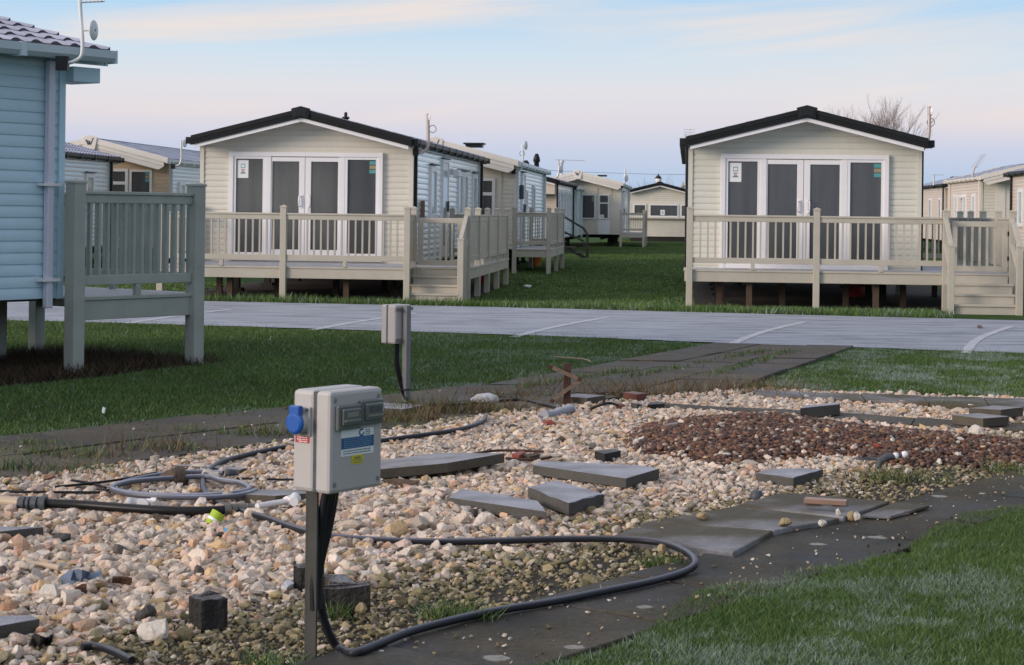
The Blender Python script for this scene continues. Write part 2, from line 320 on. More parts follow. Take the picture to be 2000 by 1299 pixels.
cfm = N.new('ShaderNodeMath'); cfm.operation = 'MULTIPLY'; L.new(cf.outputs[0], cfm.inputs[0]); L.new(band.outputs[0], cfm.inputs[1])
cmix = N.new('ShaderNodeMix'); cmix.data_type = 'RGBA'; L.new(cfm.outputs[0], cmix.inputs[0]); L.new(ramp.outputs[0], cmix.inputs[6]); cmix.inputs[7].default_value = (*s2l((243, 228, 219)), 1)
sc10 = N.new('ShaderNodeVectorMath'); sc10.operation = 'SCALE'; sc10.inputs['Scale'].default_value = 10; L.new(cmix.outputs[2], sc10.inputs[0])
SKYK = 3.0
skk = N.new('ShaderNodeVectorMath'); skk.operation = 'SCALE'; skk.inputs['Scale'].default_value = SKYK; L.new(sk.outputs[0], skk.inputs[0])
mixf = N.new('ShaderNodeMapRange'); mixf.interpolation_type = 'SMOOTHSTEP'; mixf.inputs[1].default_value = 7; mixf.inputs[2].default_value = 22; L.new(eld.outputs[0], mixf.inputs[0])
pale = N.new('ShaderNodeMix'); pale.data_type = 'RGBA'; pale.inputs[0].default_value = .72; L.new(skk.outputs[0], pale.inputs[6]); sdv = N.new('ShaderNodeVectorMath'); sdv.operation = 'DOT_PRODUCT'; L.new(tc.outputs['Generated'], sdv.inputs[0]); sdv.inputs[1].default_value = (-.93, -.12, .45)
glo = N.new('ShaderNodeMapRange'); glo.inputs[1].default_value = -.35; glo.inputs[2].default_value = 1.05; glo.inputs[3].default_value = .42; glo.inputs[4].default_value = 2.0; L.new(sdv.outputs['Value'], glo.inputs[0])
gsc = N.new('ShaderNodeVectorMath'); gsc.operation = 'SCALE'; gsc.inputs[0].default_value = (7.4, 7.15, 7.5); L.new(glo.outputs[0], gsc.inputs['Scale']); L.new(gsc.outputs[0], pale.inputs[7])
fm = N.new('ShaderNodeMix'); fm.data_type = 'RGBA'; L.new(mixf.outputs[0], fm.inputs[0]); L.new(sc10.outputs[0], fm.inputs[6]); L.new(pale.outputs[2], fm.inputs[7])
L.new(fm.outputs[2], bg.inputs['Color'])
sl = bpy.data.lights.new('Sun', 'SUN'); so = bpy.data.objects.new('Sun', sl); COL.objects.link(so)
sl.energy = 2.3; sl.angle = R(20); sl.color = (1, .83, .70)
d = Vector((sun_az[0]*math.cos(sun_el), sun_az[1]*math.cos(sun_el), math.sin(sun_el))); so.rotation_euler = d.to_track_quat('Z', 'Y').to_euler()
sc.view_settings.view_transform = 'Standard'; sc.view_settings.look = 'None'; sc.view_settings.exposure = 0; sc.view_settings.gamma = 1
sc.cycles.max_bounces = 6

# ------------------------------------------------------------------ noise and scatter tools
def vnoise(x, y, s, seed=0):
    x = np.asarray(x)*s+seed*17.3; y = np.asarray(y)*s+seed*9.1
    xi = np.floor(x).astype(np.int64); yi = np.floor(y).astype(np.int64); xf = x-xi; yf = y-yi
    xf = xf*xf*(3-2*xf); yf = yf*yf*(3-2*yf)
    def h(a, b):
        n = (a*374761393+b*668265263+seed*974711) & 0x7fffffff; n = ((n ^ (n >> 13))*1274126177) & 0x7fffffff
        return ((n ^ (n >> 16)) & 0xffff)/65535.
    return (h(xi,yi)*(1-xf)+h(xi+1,yi)*xf)*(1-yf)+(h(xi,yi+1)*(1-xf)+h(xi+1,yi+1)*xf)*yf
def fbm(x, y, s, seed=0): return (vnoise(x,y,s,seed)*.55+vnoise(x,y,s*2.1,seed+1)*.28+vnoise(x,y,s*4.3,seed+2)*.17)
def inpoly(x, y, poly):
    c = np.zeros(len(x), bool); n = len(poly)
    for i in range(n):
        x1, y1 = poly[i][:2]; x2, y2 = poly[(i+1) % n][:2]
        k = ((y1 > y) != (y2 > y)) & (x < (x2-x1)*(y-y1)/((y2-y1) if y2 != y1 else 1e-9)+x1); c ^= k
    return c
def scatter(poly, dens):
    xs = [p[0] for p in poly]; ys = [p[1] for p in poly]; n = int((max(xs)-min(xs))*(max(ys)-min(ys))*dens)
    x = rng.uniform(min(xs), max(xs), n); y = rng.uniform(min(ys), max(ys), n); k = inpoly(x, y, poly); return x[k], y[k]
def inview(x, y, mL=150, mR=150, top=0):
    px = 1000+F*x/np.maximum(y, .1); return (px > -mL) & (px < 2000+mR) & (y > 5.3)
def raw_mesh(name, V, T, cols, m, smooth=False):
    me = bpy.data.meshes.new(name); nv, nf = len(V), len(T)
    me.vertices.add(nv); me.vertices.foreach_set('co', V.astype(np.float32).ravel())
    me.loops.add(nf*3); me.loops.foreach_set('vertex_index', T.astype(np.int32).ravel())
    me.polygons.add(nf); me.polygons.foreach_set('loop_start', np.arange(0, nf*3, 3, dtype=np.int32)); me.polygons.foreach_set('loop_total', np.full(nf, 3, np.int32))
    me.polygons.foreach_set('use_smooth', np.full(nf, smooth))
    ca = me.color_attributes.new('Col', 'FLOAT_COLOR', 'POINT'); ca.data.foreach_set('color', np.c_[cols, np.ones(nv)].astype(np.float32).ravel())
    me.materials.append(m); me.update(calc_edges=True); me.validate()
    ob = bpy.data.objects.new(name, me); COL.objects.link(ob); return ob

def gpoly(pts, z=0): return [G(a, b, z)[:2] for a, b in pts]
GREEN = 1.4*np.array([[.040,.084,.020],[.066,.116,.028],[.106,.146,.042],[.052,.098,.032]])
def blades(x, y, h, wdt, z0, frost=.5, seed=3, dry=0.0, lean=.5, fs=1.6):
    n = len(x); a = rng.uniform(0, 2*np.pi, n); hh = h*rng.uniform(.5, 1.25, n)*(.65+.7*fbm(x, y, 2.5, seed+5)); ww = wdt*rng.uniform(.6, 1.3, n)
    la = rng.uniform(0, 2*np.pi, n); lm = hh*rng.uniform(.1, 1, n)*lean*1.6
    dx, dy = np.cos(a)*ww/2, np.sin(a)*ww/2
    V = np.zeros((n, 3, 3)); V[:,0] = np.c_[x-dx, y-dy, np.full(n, z0-.004)]; V[:,1] = np.c_[x+dx, y+dy, np.full(n, z0-.004)]
    V[:,2] = np.c_[x+np.cos(la)*lm, y+np.sin(la)*lm, z0+hh]
    c = GREEN[rng.integers(0, len(GREEN), n)]*rng.uniform(.75, 1.25, (n, 1))*(.75+.55*fbm(x, y, .9, seed+9))[:,None]
    if dry: k = rng.random(n) < dry; c[k] = np.array([.20,.135,.075])*rng.uniform(.6, 1.2, (k.sum(), 1))
    fr = np.clip((fbm(x, y, fs, seed)*.42+fbm(x, y, fs*4, seed+4)*.33+fbm(x, y, fs*14, seed+6)*.25-.47)*7, 0, 1)*frost; k = rng.random(n) < fr
    c[k] = np.array([.30,.38,.32])*rng.uniform(.6, 1.15, (k.sum(), 1))
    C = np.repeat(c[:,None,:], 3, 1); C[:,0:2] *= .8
    return V.reshape(-1, 3), C.reshape(-1, 3)
def grass(name, label, groups, group=None, kind='stuff', cat='grass'):
    V = np.concatenate([g[0] for g in groups]); C = np.concatenate([g[1] for g in groups])
    return tag(raw_mesh(name, V, np.arange(len(V)).reshape(-1, 3), C, M['grass']), label, cat, group, kind)

# ------------------------------------------------------------------ ground, road, markings
mb = MB(); mb.add([(-1500,-60,0),(1500,-60,0),(1500,2500,0),(-1500,2500,0)], [(0,1,2,3)]); struct(mb, 'ground', M['ground'])
def road_v(u): return None
rn = [(-60, 25.0), (-8.5, 23.0), (-5.2, 22.62), (-3.27, 22.25), (-2.04, 22.05), (-.53, 21.6), (.89, 21.15), (3.05, 20.7), (6, 20.1), (60, 17)]
rf = [(60, 27.0), (4.68, 27.05), (1.16, 27.62), (-2.62, 28.27), (-7.39, 28.6), (-60, 30)]
def jit(pts, k=14, amp=.05):
    out = []
    for (a, b), (c, d) in zip(pts[:-1], pts[1:]):
        kk = k if abs(c-a) < 8 else 40
        for i in range(kk):
            t = i/kk; out.append((a+(c-a)*t, b+(d-b)*t+random.uniform(-amp, amp)))
    out.append(pts[-1]); return out
road_poly = [unpark(*p) for p in jit(rn, 14, .035)+jit(rf, 14, .035)]
mb = MB(); mb.add([(p[0], p[1], .012) for p in road_poly], [tuple(range(len(road_poly)))]); struct(mb, 'road', M['road'])
for i in range(8):                                    # parking bay lines
    u0 = -6.88+2.45*i-2.45
    if i == 0: continue
    p0 = (u0, 22.75-.31*(u0+6.9)*.82+.05); p1 = (u0+.45+.22*(i-1), 26.45-.1*(u0+6.9))
    pts = []
    for t in np.linspace(0, 1, 9):
        bend = .10*math.sin(t*math.pi)*(.3+.2*i)
        pts.append((p0[0]+(p1[0]-p0[0])*t-bend, p0[1]+(p1[1]-p0[1])*t))
    L_ = [unpark(a-.055, b) for a, b in pts]; R_ = [unpark(a+.055, b) for a, b in pts]
    mb = MB(); mb.add([(p[0], p[1], .016) for p in L_]+[(p[0], p[1], .016) for p in R_], [(k, 9+k, 10+k, k+1) for k in range(8)]); struct(mb, 'road_marking', M['line'])

# ------------------------------------------------------------------ paths
def slab_rows(name, m, quads, z0, z1, jt=.008):
    mb = MB()
    for q in quads:
        c = (sum(p[0] for p in q)/len(q), sum(p[1] for p in q)/len(q)); dz = random.uniform(-.006, .006)
        qq = []
        for p in q:
            l = math.hypot(p[0]-c[0], p[1]-c[1]); k = 1-jt/l; qq.append((c[0]+(p[0]-c[0])*k, c[1]+(p[1]-c[1])*k))
        area = sum(qq[i][0]*qq[(i+1)%len(qq)][1]-qq[(i+1)%len(qq)][0]*qq[i][1] for i in range(len(qq)))
        if area < 0: qq = qq[::-1]
        mb.prism(qq, z0, [z1+dz+random.uniform(-.004, .004) for _ in qq])
    ob = struct(mb, name, m); b = ob.modifiers.new('edge', 'BEVEL'); b.width = .006; b.segments = 2; b.limit_method = 'ANGLE'; return ob
def EN(p, q): return (p*EX+q*NX, p*EY+q*NY)
# near path beside the lawn: one row of wide slabs along e
qs = []; p = 2.6; lens = [.9, .62, .62, .9, .62, .62, .9, .62, .9, .9, .9, .9]
for l in lens:
    qs.append([EN(p, -4.04), EN(p+l, -4.03), EN(p+l, -3.44), EN(p, -3.44)]); p += l
slab_rows('path', M['path'], qs, -.05, .030, .011)
# back path: two rows along e, then widening towards the road
qs = []
p = 4.0
while p < 11.9:
    l = random.choice([.62, .92, .92])
    qs.append([EN(p, -8.68), EN(p+l, -8.68), EN(p+l, -7.98), EN(p, -7.98)]); p += l
p = 3.7
while p < 11.9:
    l = random.choice([.62, .92])
    qs.append([EN(p, -9.42), EN(p+l, -9.42), EN(p+l, -8.68), EN(p, -8.68)]); p += l
pe = 11.9
for i in range(9):
    t0, t1 = i/9, (i+1)/9
    def row(t):
        a = np.array(G(870, 772)[:2])*(1-t)+np.array(G(1395, 674)[:2])*t; b = np.array(G(1400, 775)[:2])*(1-t)+np.array(G(1668, 681)[:2])*t
        return a, b
    a0, b0 = row(t0); a1, b1 = row(t1)
    for k in range(3):
        qs.append([tuple(a0+(b0-a0)*k/3), tuple(a0+(b0-a0)*(k+1)/3), tuple(a1+(b1-a1)*(k+1)/3), tuple(a1+(b1-a1)*k/3)])
slab_rows('path', M['pathback'], qs, -.05, .028, .012)
# edging row along the middle lawn and the low row through the gravel
ed = [(1470,762,1480,770),(1560,766,1570,775),(1680,769,1690,781),(1800,773,1815,788),(1920,776,1935,795),(2060,780,2080,802),(2200,784,2220,810)]
KERBS = [[G(*a[:2],.06)[:2] for a in ed]+[G(*a[2:],.06)[:2] for a in ed[::-1]]]
slab_rows('kerb', M['pathfrost'], [[G(*a[:2],.07)[:2], G(*b[:2],.07)[:2], G(*b[2:],.07)[:2], G(*a[2:],.07)[:2]] for a, b in zip(ed[:-1], ed[1:])], -.03, .07, .006)
ed = [(1300,788,1300,794),(1420,794,1420,800),(1550,799,1560,806),(1680,806,1650,813),(1790,815,1780,828),(1900,822,1890,834),(2010,827,2000,840),(2150,835,2140,848)]
KERBS.append([G(*a[:2],.06)[:2] for a in ed]+[G(*a[2:],.06)[:2] for a in ed[::-1]])
slab_rows('kerb', M['pathback'], [[G(*a[:2],.06)[:2], G(*b[:2],.06)[:2], G(*b[2:],.06)[:2], G(*a[2:],.06)[:2]] for a, b in zip(ed[:-1], ed[1:])], -.03, .06, .006)

# ------------------------------------------------------------------ lawns
near_lawn = [EN(2.2,-3.46)]
for k in range(60): near_lawn.append(EN(2.2+k*.22, -3.50+.10*math.sin(k*.6)+random.uniform(-.05,.05)))
near_lawn += [EN(15.5, 3), EN(2.2, 3)]
x, y = scatter(near_lawn, 30000); k = inview(x, y, 60, 60) & (y < 12.5); g1 = blades(x[k], y[k], .022, .0034, .02, .62, 3, lean=1.1)
x, y = scatter(near_lawn, 900); k = inview(x, y, 60, 60) & (y < 12.5) & (fbm(x, y, 3, 15) > .5); g2 = blades(x[k], y[k], .042, .0035, .02, .3, 13, lean=1)
mb = MB(); mb.add([(p[0], p[1], .021) for p in near_lawn], [tuple(range(len(near_lawn)))]); struct(mb, 'turf', M['ground'])
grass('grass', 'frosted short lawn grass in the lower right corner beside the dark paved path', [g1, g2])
mid = gpoly([(1392,678),(1200,715),(1000,748),(800,780),(620,800),(480,818),(300,842),(100,864),(-150,885)])
mid = [(p[0]+random.uniform(-.04,.04), p[1]+random.uniform(-.04,.04)) for p in mid]
def edge_pts(pts, n): # densify and roughen
    out = []
    for (a, b) in zip(pts[:-1], pts[1:]):
        for i in range(n):
            t = i/n; out.append((a[0]+(b[0]-a[0])*t+random.uniform(-.11,.11), a[1]+(b[1]-a[1])*t+random.uniform(-.11,.11)))
    return out+[pts[-1]]
back_edge = [unpark(u, v) for u, v in [(-9.5,23.05),(-7.31,22.95),(-5.22,22.45),(-3.27,22.1),(-2.04,21.95),(-.53,21.5),(.15,21.05)]]
litter_poly = [G(-120,770)[:2], G(-120,712)[:2], G(60,690)[:2], G(200,690)[:2], G(330,700)[:2], G(440,709)[:2], G(330,722)[:2], G(200,738)[:2], G(110,748)[:2]]
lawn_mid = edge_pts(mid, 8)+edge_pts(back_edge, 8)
x, y = scatter(lawn_mid, 5000); k = inview(x, y) & ~inpoly(x, y, litter_poly); g1 = blades(x[k], y[k], .024, .0075, .004, .05+.60*np.clip((x[k]+1.6)/2.2, 0, 1)+.35*np.clip((x[k]*NX+y[k]*NY+9.75)/.25, 0, 1), 21, lean=.8)  # frost thinned towards the near caravan, so blade colour deepens its shade
x, y = scatter(lawn_mid, 130); k = inview(x, y); g2 = blades(x[k], y[k], .065, .007, .004, .15, 22, dry=.1, lean=1)
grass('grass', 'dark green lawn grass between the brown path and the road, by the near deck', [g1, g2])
r_l = edge_pts(gpoly([(1668,684),(1500,748),(1490,761),(1700,768),(1850,773),(2000,779),(2250,788)]), 10)+edge_pts([unpark(u, v) for u, v in [(6.5,19.9),(4.5,20.3),(3.05,20.6),(1.85,20.75)]], 10)
x, y = scatter(r_l, 6000); k = inview(x, y); g1 = blades(x[k], y[k], .024, .0075, .004, .9, 31, lean=.9)
x, y = scatter(r_l, 150); k = inview(x, y); g2 = blades(x[k], y[k], .06, .007, .004, .3, 32, lean=1)
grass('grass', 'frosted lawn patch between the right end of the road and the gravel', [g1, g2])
verge = [unpark(u, v) for u, v in jit([(-14, 29.1), (-7.39, 28.66), (-2.62, 28.33), (1.16, 27.68), (4.68, 27.1), (9, 26.9)], 30, .06)]+[unpark(9, 36), unpark(-14, 36)]
steps_gap = [unpark(u, v) for u, v in [(3.8, 26), (5, 26), (5, 29.8), (3.8, 29.8)]]
under = [[unpark(a, b) for a, b in ((-8.5, 30.05), (-4.4, 30.05), (-4.4, 30.6), (-3.5, 30.6), (-3.5, 37), (-8.5, 37))], [unpark(a, b) for a, b in ((.1, 29.85), (4.95, 29.85), (4.95, 37), (.1, 37))]]
x, y = scatter(verge, 1100); k = inview(x, y) & ~inpoly(x, y, steps_gap) & ~inpoly(x, y, under[0]) & ~inpoly(x, y, under[1]); g1 = blades(x[k], y[k], .032, .014, .004, .15, 41)
band = verge[:151]+[unpark(9, 27.7), unpark(4.68, 27.9), unpark(1.16, 28.4), unpark(-2.62, 29.0), unpark(-7.39, 29.3), unpark(-14, 29.8)]
x, y = scatter(band, 800); k = inview(x, y) & ~inpoly(x, y, steps_gap); g2 = blades(x[k], y[k], .11, .015, .004, .3, 42)
alley = [unpark(u, v) for u, v in [(-4.7, 36), (0, 36), (.2, 100), (-4.2, 100)]]
x, y = scatter(alley, 800); g3 = blades(x, y, .028, .022, .004, .03, 43, fs=.4, lean=1)
grass('grass', 'grass verge beyond the road running back between the two decked lodges', [g1, g2, g3])
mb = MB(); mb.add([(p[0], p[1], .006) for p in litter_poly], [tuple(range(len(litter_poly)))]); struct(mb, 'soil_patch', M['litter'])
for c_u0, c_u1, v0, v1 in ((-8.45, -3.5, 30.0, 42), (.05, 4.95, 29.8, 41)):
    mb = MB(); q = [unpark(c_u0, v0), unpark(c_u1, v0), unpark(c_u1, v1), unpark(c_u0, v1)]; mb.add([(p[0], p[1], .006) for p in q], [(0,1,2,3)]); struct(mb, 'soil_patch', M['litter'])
# dead weeds under the near deck
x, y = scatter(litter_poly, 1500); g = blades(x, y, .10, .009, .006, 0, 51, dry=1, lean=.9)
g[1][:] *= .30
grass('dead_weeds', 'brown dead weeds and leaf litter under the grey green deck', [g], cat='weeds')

# ------------------------------------------------------------------ gravel
grav = gpoly([(-200,972),(-250,1350),(560,1350),(640,1296),(1030,1194),(1360,1088),(1480,1056),(1725,990),(1865,952),(2020,924),(2250,880),(2250,800),(2000,789),(1480,770),(1300,783),(1120,802),(950,818),(760,850),(560,874),(300,912),(0,950)])
redp = gpoly([(1212,878),(1222,858),(1260,842),(1330,832),(1450,826),(1560,826),(1680,846),(1780,858),(1900,868),(2050,872),(2250,876),(2250,898),(2000,916),(1850,916),(1760,922),(1660,906),(1560,908),(1480,920),(1400,926),(1320,908),(1240,900)])
rcx, rcy = G(1500, 868)[:2]
def reddist(x, y):
    d = np.full(len(x), 9.)
    for i in range(len(redp)):
        ax, ay = redp[i]; bx, by = redp[(i+1) % len(redp)]; l2 = (bx-ax)**2+(by-ay)**2
        t = np.clip(((x-ax)*(bx-ax)+(y-ay)*(by-ay))/l2, 0, 1); d = np.minimum(d, np.hypot(x-ax-t*(bx-ax), y-ay-t*(by-ay)))
    return np.where(inpoly(x, y, redp), d, -d)
def hgt(x, y):
    q = x*NX+y*NY
    base = .028*np.clip((-4.25-q)/.5, 0, 1)+.022*(fbm(x, y, 1.3, 61)-.5)*np.clip((-4.2-q)/.4, 0, 1)
    return np.maximum(.004, .006+base+.075*np.clip(reddist(x, y)/.55, 0, 1)**.8)
def stone_variants(k, sub, rounded):
    out = []
    for i in range(k):
        bm = bmesh.new(); bmesh.ops.create_icosphere(bm, subdivisions=sub, radius=1)
        V = np.array([v.co[:] for v in bm.verts]); T = np.array([[v.index for v in f.verts] for f in bm.faces]); bm.free()
        for j in range(14 if not rounded else 4):
            n = rng.normal(size=3); n /= np.linalg.norm(n); h = rng.uniform(.40, .82) if not rounded else rng.uniform(.72, .95)
            dd = V@n; kk = dd > h; V[kk] -= np.outer(dd[kk]-h, n)
        V *= np.array([rng.uniform(.95,1.55), rng.uniform(.7,1.1), rng.uniform(.5,.95)])*(1 if rounded else 1.18)
        out.append((V, T))
    return out
def stones(x, y, z, size, col, variants):
    n = len(x); Vs, Ts, Cs = [], [], []; off = 0; vi = rng.integers(0, len(variants), n)
    for k, (V, T) in enumerate(variants):
        idx = np.where(vi == k)[0]; m = len(idx)
        if m == 0: continue
        a = rng.uniform(0, 2*np.pi, m); b = rng.normal(0, .35, m); c = rng.normal(0, .35, m)
        ca, sa, cb, sb, cc, sc_ = np.cos(a), np.sin(a), np.cos(b), np.sin(b), np.cos(c), np.sin(c)
        Z = np.zeros(m); O = np.ones(m)
        Rz = np.array([[ca,-sa,Z],[sa,ca,Z],[Z,Z,O]]).transpose(2,0,1); Rx = np.array([[O,Z,Z],[Z,cb,-sb],[Z,sb,cb]]).transpose(2,0,1); Ry = np.array([[cc,Z,sc_],[Z,O,Z],[-sc_,Z,cc]]).transpose(2,0,1)
        W = np.einsum('nij,kj->nki', Rz@Rx@Ry, V)*size[idx][:,None,None]; W += np.c_[x[idx], y[idx], z[idx]][:,None,:]
        Vs.append(W.reshape(-1,3)); Ts.append((T[None]+(np.arange(m)*len(V))[:,None,None]+off).reshape(-1,3)); off += m*len(V)
        Cs.append(np.repeat(col[idx][:,None,:], len(V), 1).reshape(-1,3))
    return np.concatenate(Vs), np.concatenate(Ts), np.concatenate(Cs)
WHITE = np.array([[.60,.54,.46],[.66,.61,.55],[.57,.50,.42],[.60,.48,.41],[.52,.49,.46],[.62,.56,.48],[.54,.37,.26],[.66,.61,.56],[.42,.38,.33],[.58,.51,.45],[.62,.50,.44],[.54,.41,.25]])
MOSS = np.array([[.27,.23,.12],[.33,.27,.15],[.20,.17,.09],[.40,.35,.25],[.16,.14,.075],[.30,.26,.17]])
RED = .98*np.array([[.12,.05,.026],[.165,.068,.034],[.08,.038,.026],[.21,.10,.05],[.10,.052,.038],[.24,.14,.08],[.06,.030,.022]])
def layer(poly, dens, near, zoff, smin, smax, cond=None):
    x, y = scatter(poly, dens); k = inview(x, y, 120, 120)
    k &= (y < 9.2) if near else (y >= 9.2)
    for kp_ in KERBS: k &= ~inpoly(x, y, kp_)
    x, y = x[k], y[k]; n = len(x); q = x*NX+y*NY; p = x*EX+y*EY
    rd = reddist(x, y); edge = rd+rng.normal(0, .045, n)
    moss = np.clip((q+4.92+.5*(fbm(x, y, 1.6, 71)-.5)+rng.normal(0, .10, n))/.42, 0, 1)
    moss = np.maximum(moss, .55*np.clip((-7.55-q)/.35+rng.normal(0,.2,n), 0, 1))     # damp strip by the back path too
    size = smin+(smax-smin)*rng.random(n)**1.6; size *= (1-.42*moss)*np.where(rng.random(n) < .06, 1.5, 1)
    bare = np.clip((q+4.50+.45*(fbm(x, y, 2.2, 77)-.5))/.3, 0, 1); keep = rng.random(n) > bare*.62
    col = WHITE[rng.integers(0, len(WHITE), n)]*rng.uniform(.78, 1.14, (n, 1))*np.array([1.05, 1.0, .96])
    mc = MOSS[rng.integers(0, len(MOSS), n)]*rng.uniform(.8, 1.2, (n, 1)); mk = rng.random(n) < moss*.92; col[mk] = mc[mk]
    dk = rng.random(n) < .012; col[dk] = np.array([.10,.085,.08])
    isred = edge > 0
    return x, y, hgt(x, y)+zoff*size, size, col, isred, keep
va2 = stone_variants(26, 2, False); va1 = stone_variants(26, 1, False); vr = stone_variants(14, 1, True)
WV, WT, WC, RV, RT, RC = [], [], [], [], [], []; wo = ro = 0
bx, by = np.meshgrid(np.arange(-4.2, 5.6, .12), np.arange(5.2, 15.6, .12)); 
def addw(t):
    global wo
    WV.append(t[0]); WT.append(t[1]+wo); WC.append(t[2]); wo += len(t[0])
def addr(t):
    global ro
    RV.append(t[0]); RT.append(t[1]+ro); RC.append(t[2]); ro += len(t[0])
for near, zs in ((True, ((1250, -.1, .012, .028), (480, .5, .014, .032), (2600, .1, .004, .010))), (False, ((1250, -.1, .012, .027), (500, .45, .014, .030), (1500, .1, .005, .010)))):
    for dens, zo, a, b in zs:
        x, y, z, s, c, isr, kp = layer(grav, dens, near, zo, a, b)
        k = ~isr & kp; addw(stones(x[k], y[k], z[k], s[k], c[k], va2 if near and b > .02 else va1))
def redlayer(dens, zo):
    x, y = scatter(redp, dens); k = inview(x, y, 120, 120); x, y = x[k], y[k]; n = len(x); e = reddist(x, y)+rng.normal(0, .05, n); k = e > 0; x, y = x[k], y[k]; n = len(x)
    s = rng.uniform(.011, .021, n); c = RED[rng.integers(0, len(RED), n)]*rng.uniform(.8, 1.3, (n, 1)); lk = rng.random(n) < .07; c[lk] = np.array([.42,.36,.30])*rng.uniform(.7, 1.2, (lk.sum(), 1)); dk = rng.random(n) < .12; c[dk] *= .5
    addr(stones(x, y, hgt(x, y)+zo*s, s, c, vr))
redlayer(1900, 0); redlayer(700, .5)
# a few white stones thrown on the red heap
x, y = scatter(redp, 14); s = rng.uniform(.014, .027, len(x)); c = WHITE[rng.integers(0, len(WHITE), len(x))]; addw(stones(x, y, hgt(x, y)+.6*s, s, c, va1))
# bedding under the stones
def bedding(poly, cfun, step=.09):
    xs = np.array([p[0] for p in poly]); ys = np.array([p[1] for p in poly])
    X, Y = np.meshgrid(np.arange(xs.min(), xs.max()+step, step), np.arange(ys.min(), ys.max()+step, step)); sh = X.shape; x, y = X.ravel(), Y.ravel()
    z = hgt(x, y)-.004; idx = np.arange(len(x)).reshape(sh); a = idx[:-1,:-1].ravel(); b = idx[:-1,1:].ravel(); c = idx[1:,1:].ravel(); d = idx[1:,:-1].ravel()
    cx, cy = (x[a]+x[c])/2, (y[a]+y[c])/2; k = inpoly(cx, cy, poly); a, b, c, d = a[k], b[k], c[k], d[k]
    return np.c_[x, y, z], np.concatenate([np.c_[a,b,c], np.c_[a,c,d]]), cfun(x, y)
def bedcol(x, y):
    q = x*NX+y*NY; t = np.clip((q+4.9)/.5, 0, 1)[:,None]; return np.array([[.085,.068,.05]])*(1-t)+np.array([[.028,.023,.014]])*t
addw(bedding(grav, bedcol)); 
V, T, C = bedding(redp, lambda x, y: np.tile([[.05,.025,.018]], (len(x), 1))); V[:,2] += .003; addr((V, T, C))
# crumbs of soil along the lawn edges
ce = [EN(p_, -3.5+rng.normal(0, .05)) for p_ in rng.uniform(3, 13, 260)]; cxy = np.array(ce); k = inview(cxy[:,0], cxy[:,1], 50, 50) & (fbm(cxy[:,0], cxy[:,1], 1.9, 99) > .48); cxy = cxy[k]; s_ = .003+.013*rng.random(len(cxy))**2
Vc = stones(cxy[:,0], cxy[:,1], .028+s_*.4, s_, np.tile([[.035,.026,.018]], (len(cxy), 1))*rng.uniform(.6, 1.5, (len(cxy), 1)), va1)
tag(raw_mesh('soil_crumbs', *Vc, M['stones']), 'dark crumbs of soil along the edge of the frosted near lawn', 'soil', kind='stuff')
# loose pebbles strewn over the paving
pb = [EN(p_, q_) for p_, q_ in ((3, -4.05), (14, -4.02), (14, -3.5), (3, -3.5))]
x, y = scatter(pb, 90); k = inview(x, y, 50, 50); x, y = x[k], y[k]; s_ = .002+.009*rng.random(len(x))**2.2; V1 = stones(x, y, .03+s_*.4, s_, np.where(rng.random((len(x), 1)) < .5, MOSS[rng.integers(0, 6, len(x))], WHITE[rng.integers(0, 12, len(x))]), va1)
pb = [EN(p_, q_) for p_, q_ in ((4, -9.3), (13, -9.3), (13, -8.0), (4, -8.0))]
x, y = scatter(pb, 14); k = inview(x, y, 50, 50); x, y = x[k], y[k]; s_ = rng.uniform(.006, .014, len(x)); V2 = stones(x, y, .03+s_*.4, s_, np.where(rng.random((len(x), 1)) < .6, MOSS[rng.integers(0, 6, len(x))]*.7, WHITE[rng.integers(0, 12, len(x))]), va1)
tag(raw_mesh('pebbles', np.concatenate([V1[0], V2[0]]), np.concatenate([V1[1], V2[1]+len(V1[0])]), np.concatenate([V1[2], V2[2]]), M['stones']), 'small pebbles strewn over the two paved paths', 'pebbles', kind='stuff')
tag(raw_mesh('gravel', np.concatenate(WV), np.concatenate(WT), np.concatenate(WC), M['stones']), 'pale cream and pink gravel covering the empty pitch', 'gravel', kind='stuff')
tag(raw_mesh('gravel', np.concatenate(RV), np.concatenate(RT), np.concatenate(RC), M['redstones'], True), 'low heap of small red brown pebbles on the pale gravel', 'gravel', kind='stuff')

# ------------------------------------------------------------------ static caravans
def boards(mb, fn, z0, z1, a_of, step=.1, out=.013, lip=.012):
    # lapped cladding: every board leans out to its lower edge
    z = z0
    while z < z1-1e-4:
        zt = min(z+step, z1); lo0, lo1 = a_of(z); hi0, hi1 = a_of(zt)
        if hi1-hi0 < .02: hi0 = hi1 = (hi0+hi1)/2
        za, zb = z+(zt-z)*.30, z+(zt-z)*.70; m0, m1 = a_of(za); n0, n1 = a_of(zb)
        mb.add([fn(lo0, z, out*.78), fn(lo1, z, out*.78), fn(m1, za, out), fn(m0, za, out), fn(n1, zb, out*.62), fn(n0, zb, out*.62), fn(hi1, zt, 0), fn(hi0, zt, 0)], [(0,1,2,3), (3,2,4,5), (5,4,6,7)], True)
        mb.add([fn(lo0, z, out*.78), fn(lo1, z, out*.78), fn(lo1, z, 0), fn(lo0, z, 0)], [(3,2,1,0)])
        z = zt
def bx(mb, fn, a0, a1, z0, z1, o0, o1):
    return mb.hexa([fn(a0,z0,o0), fn(a1,z0,o0), fn(a1,z0,o1), fn(a0,z0,o1), fn(a0,z1,o0), fn(a1,z1,o0), fn(a1,z1,o1), fn(a0,z1,o1)])
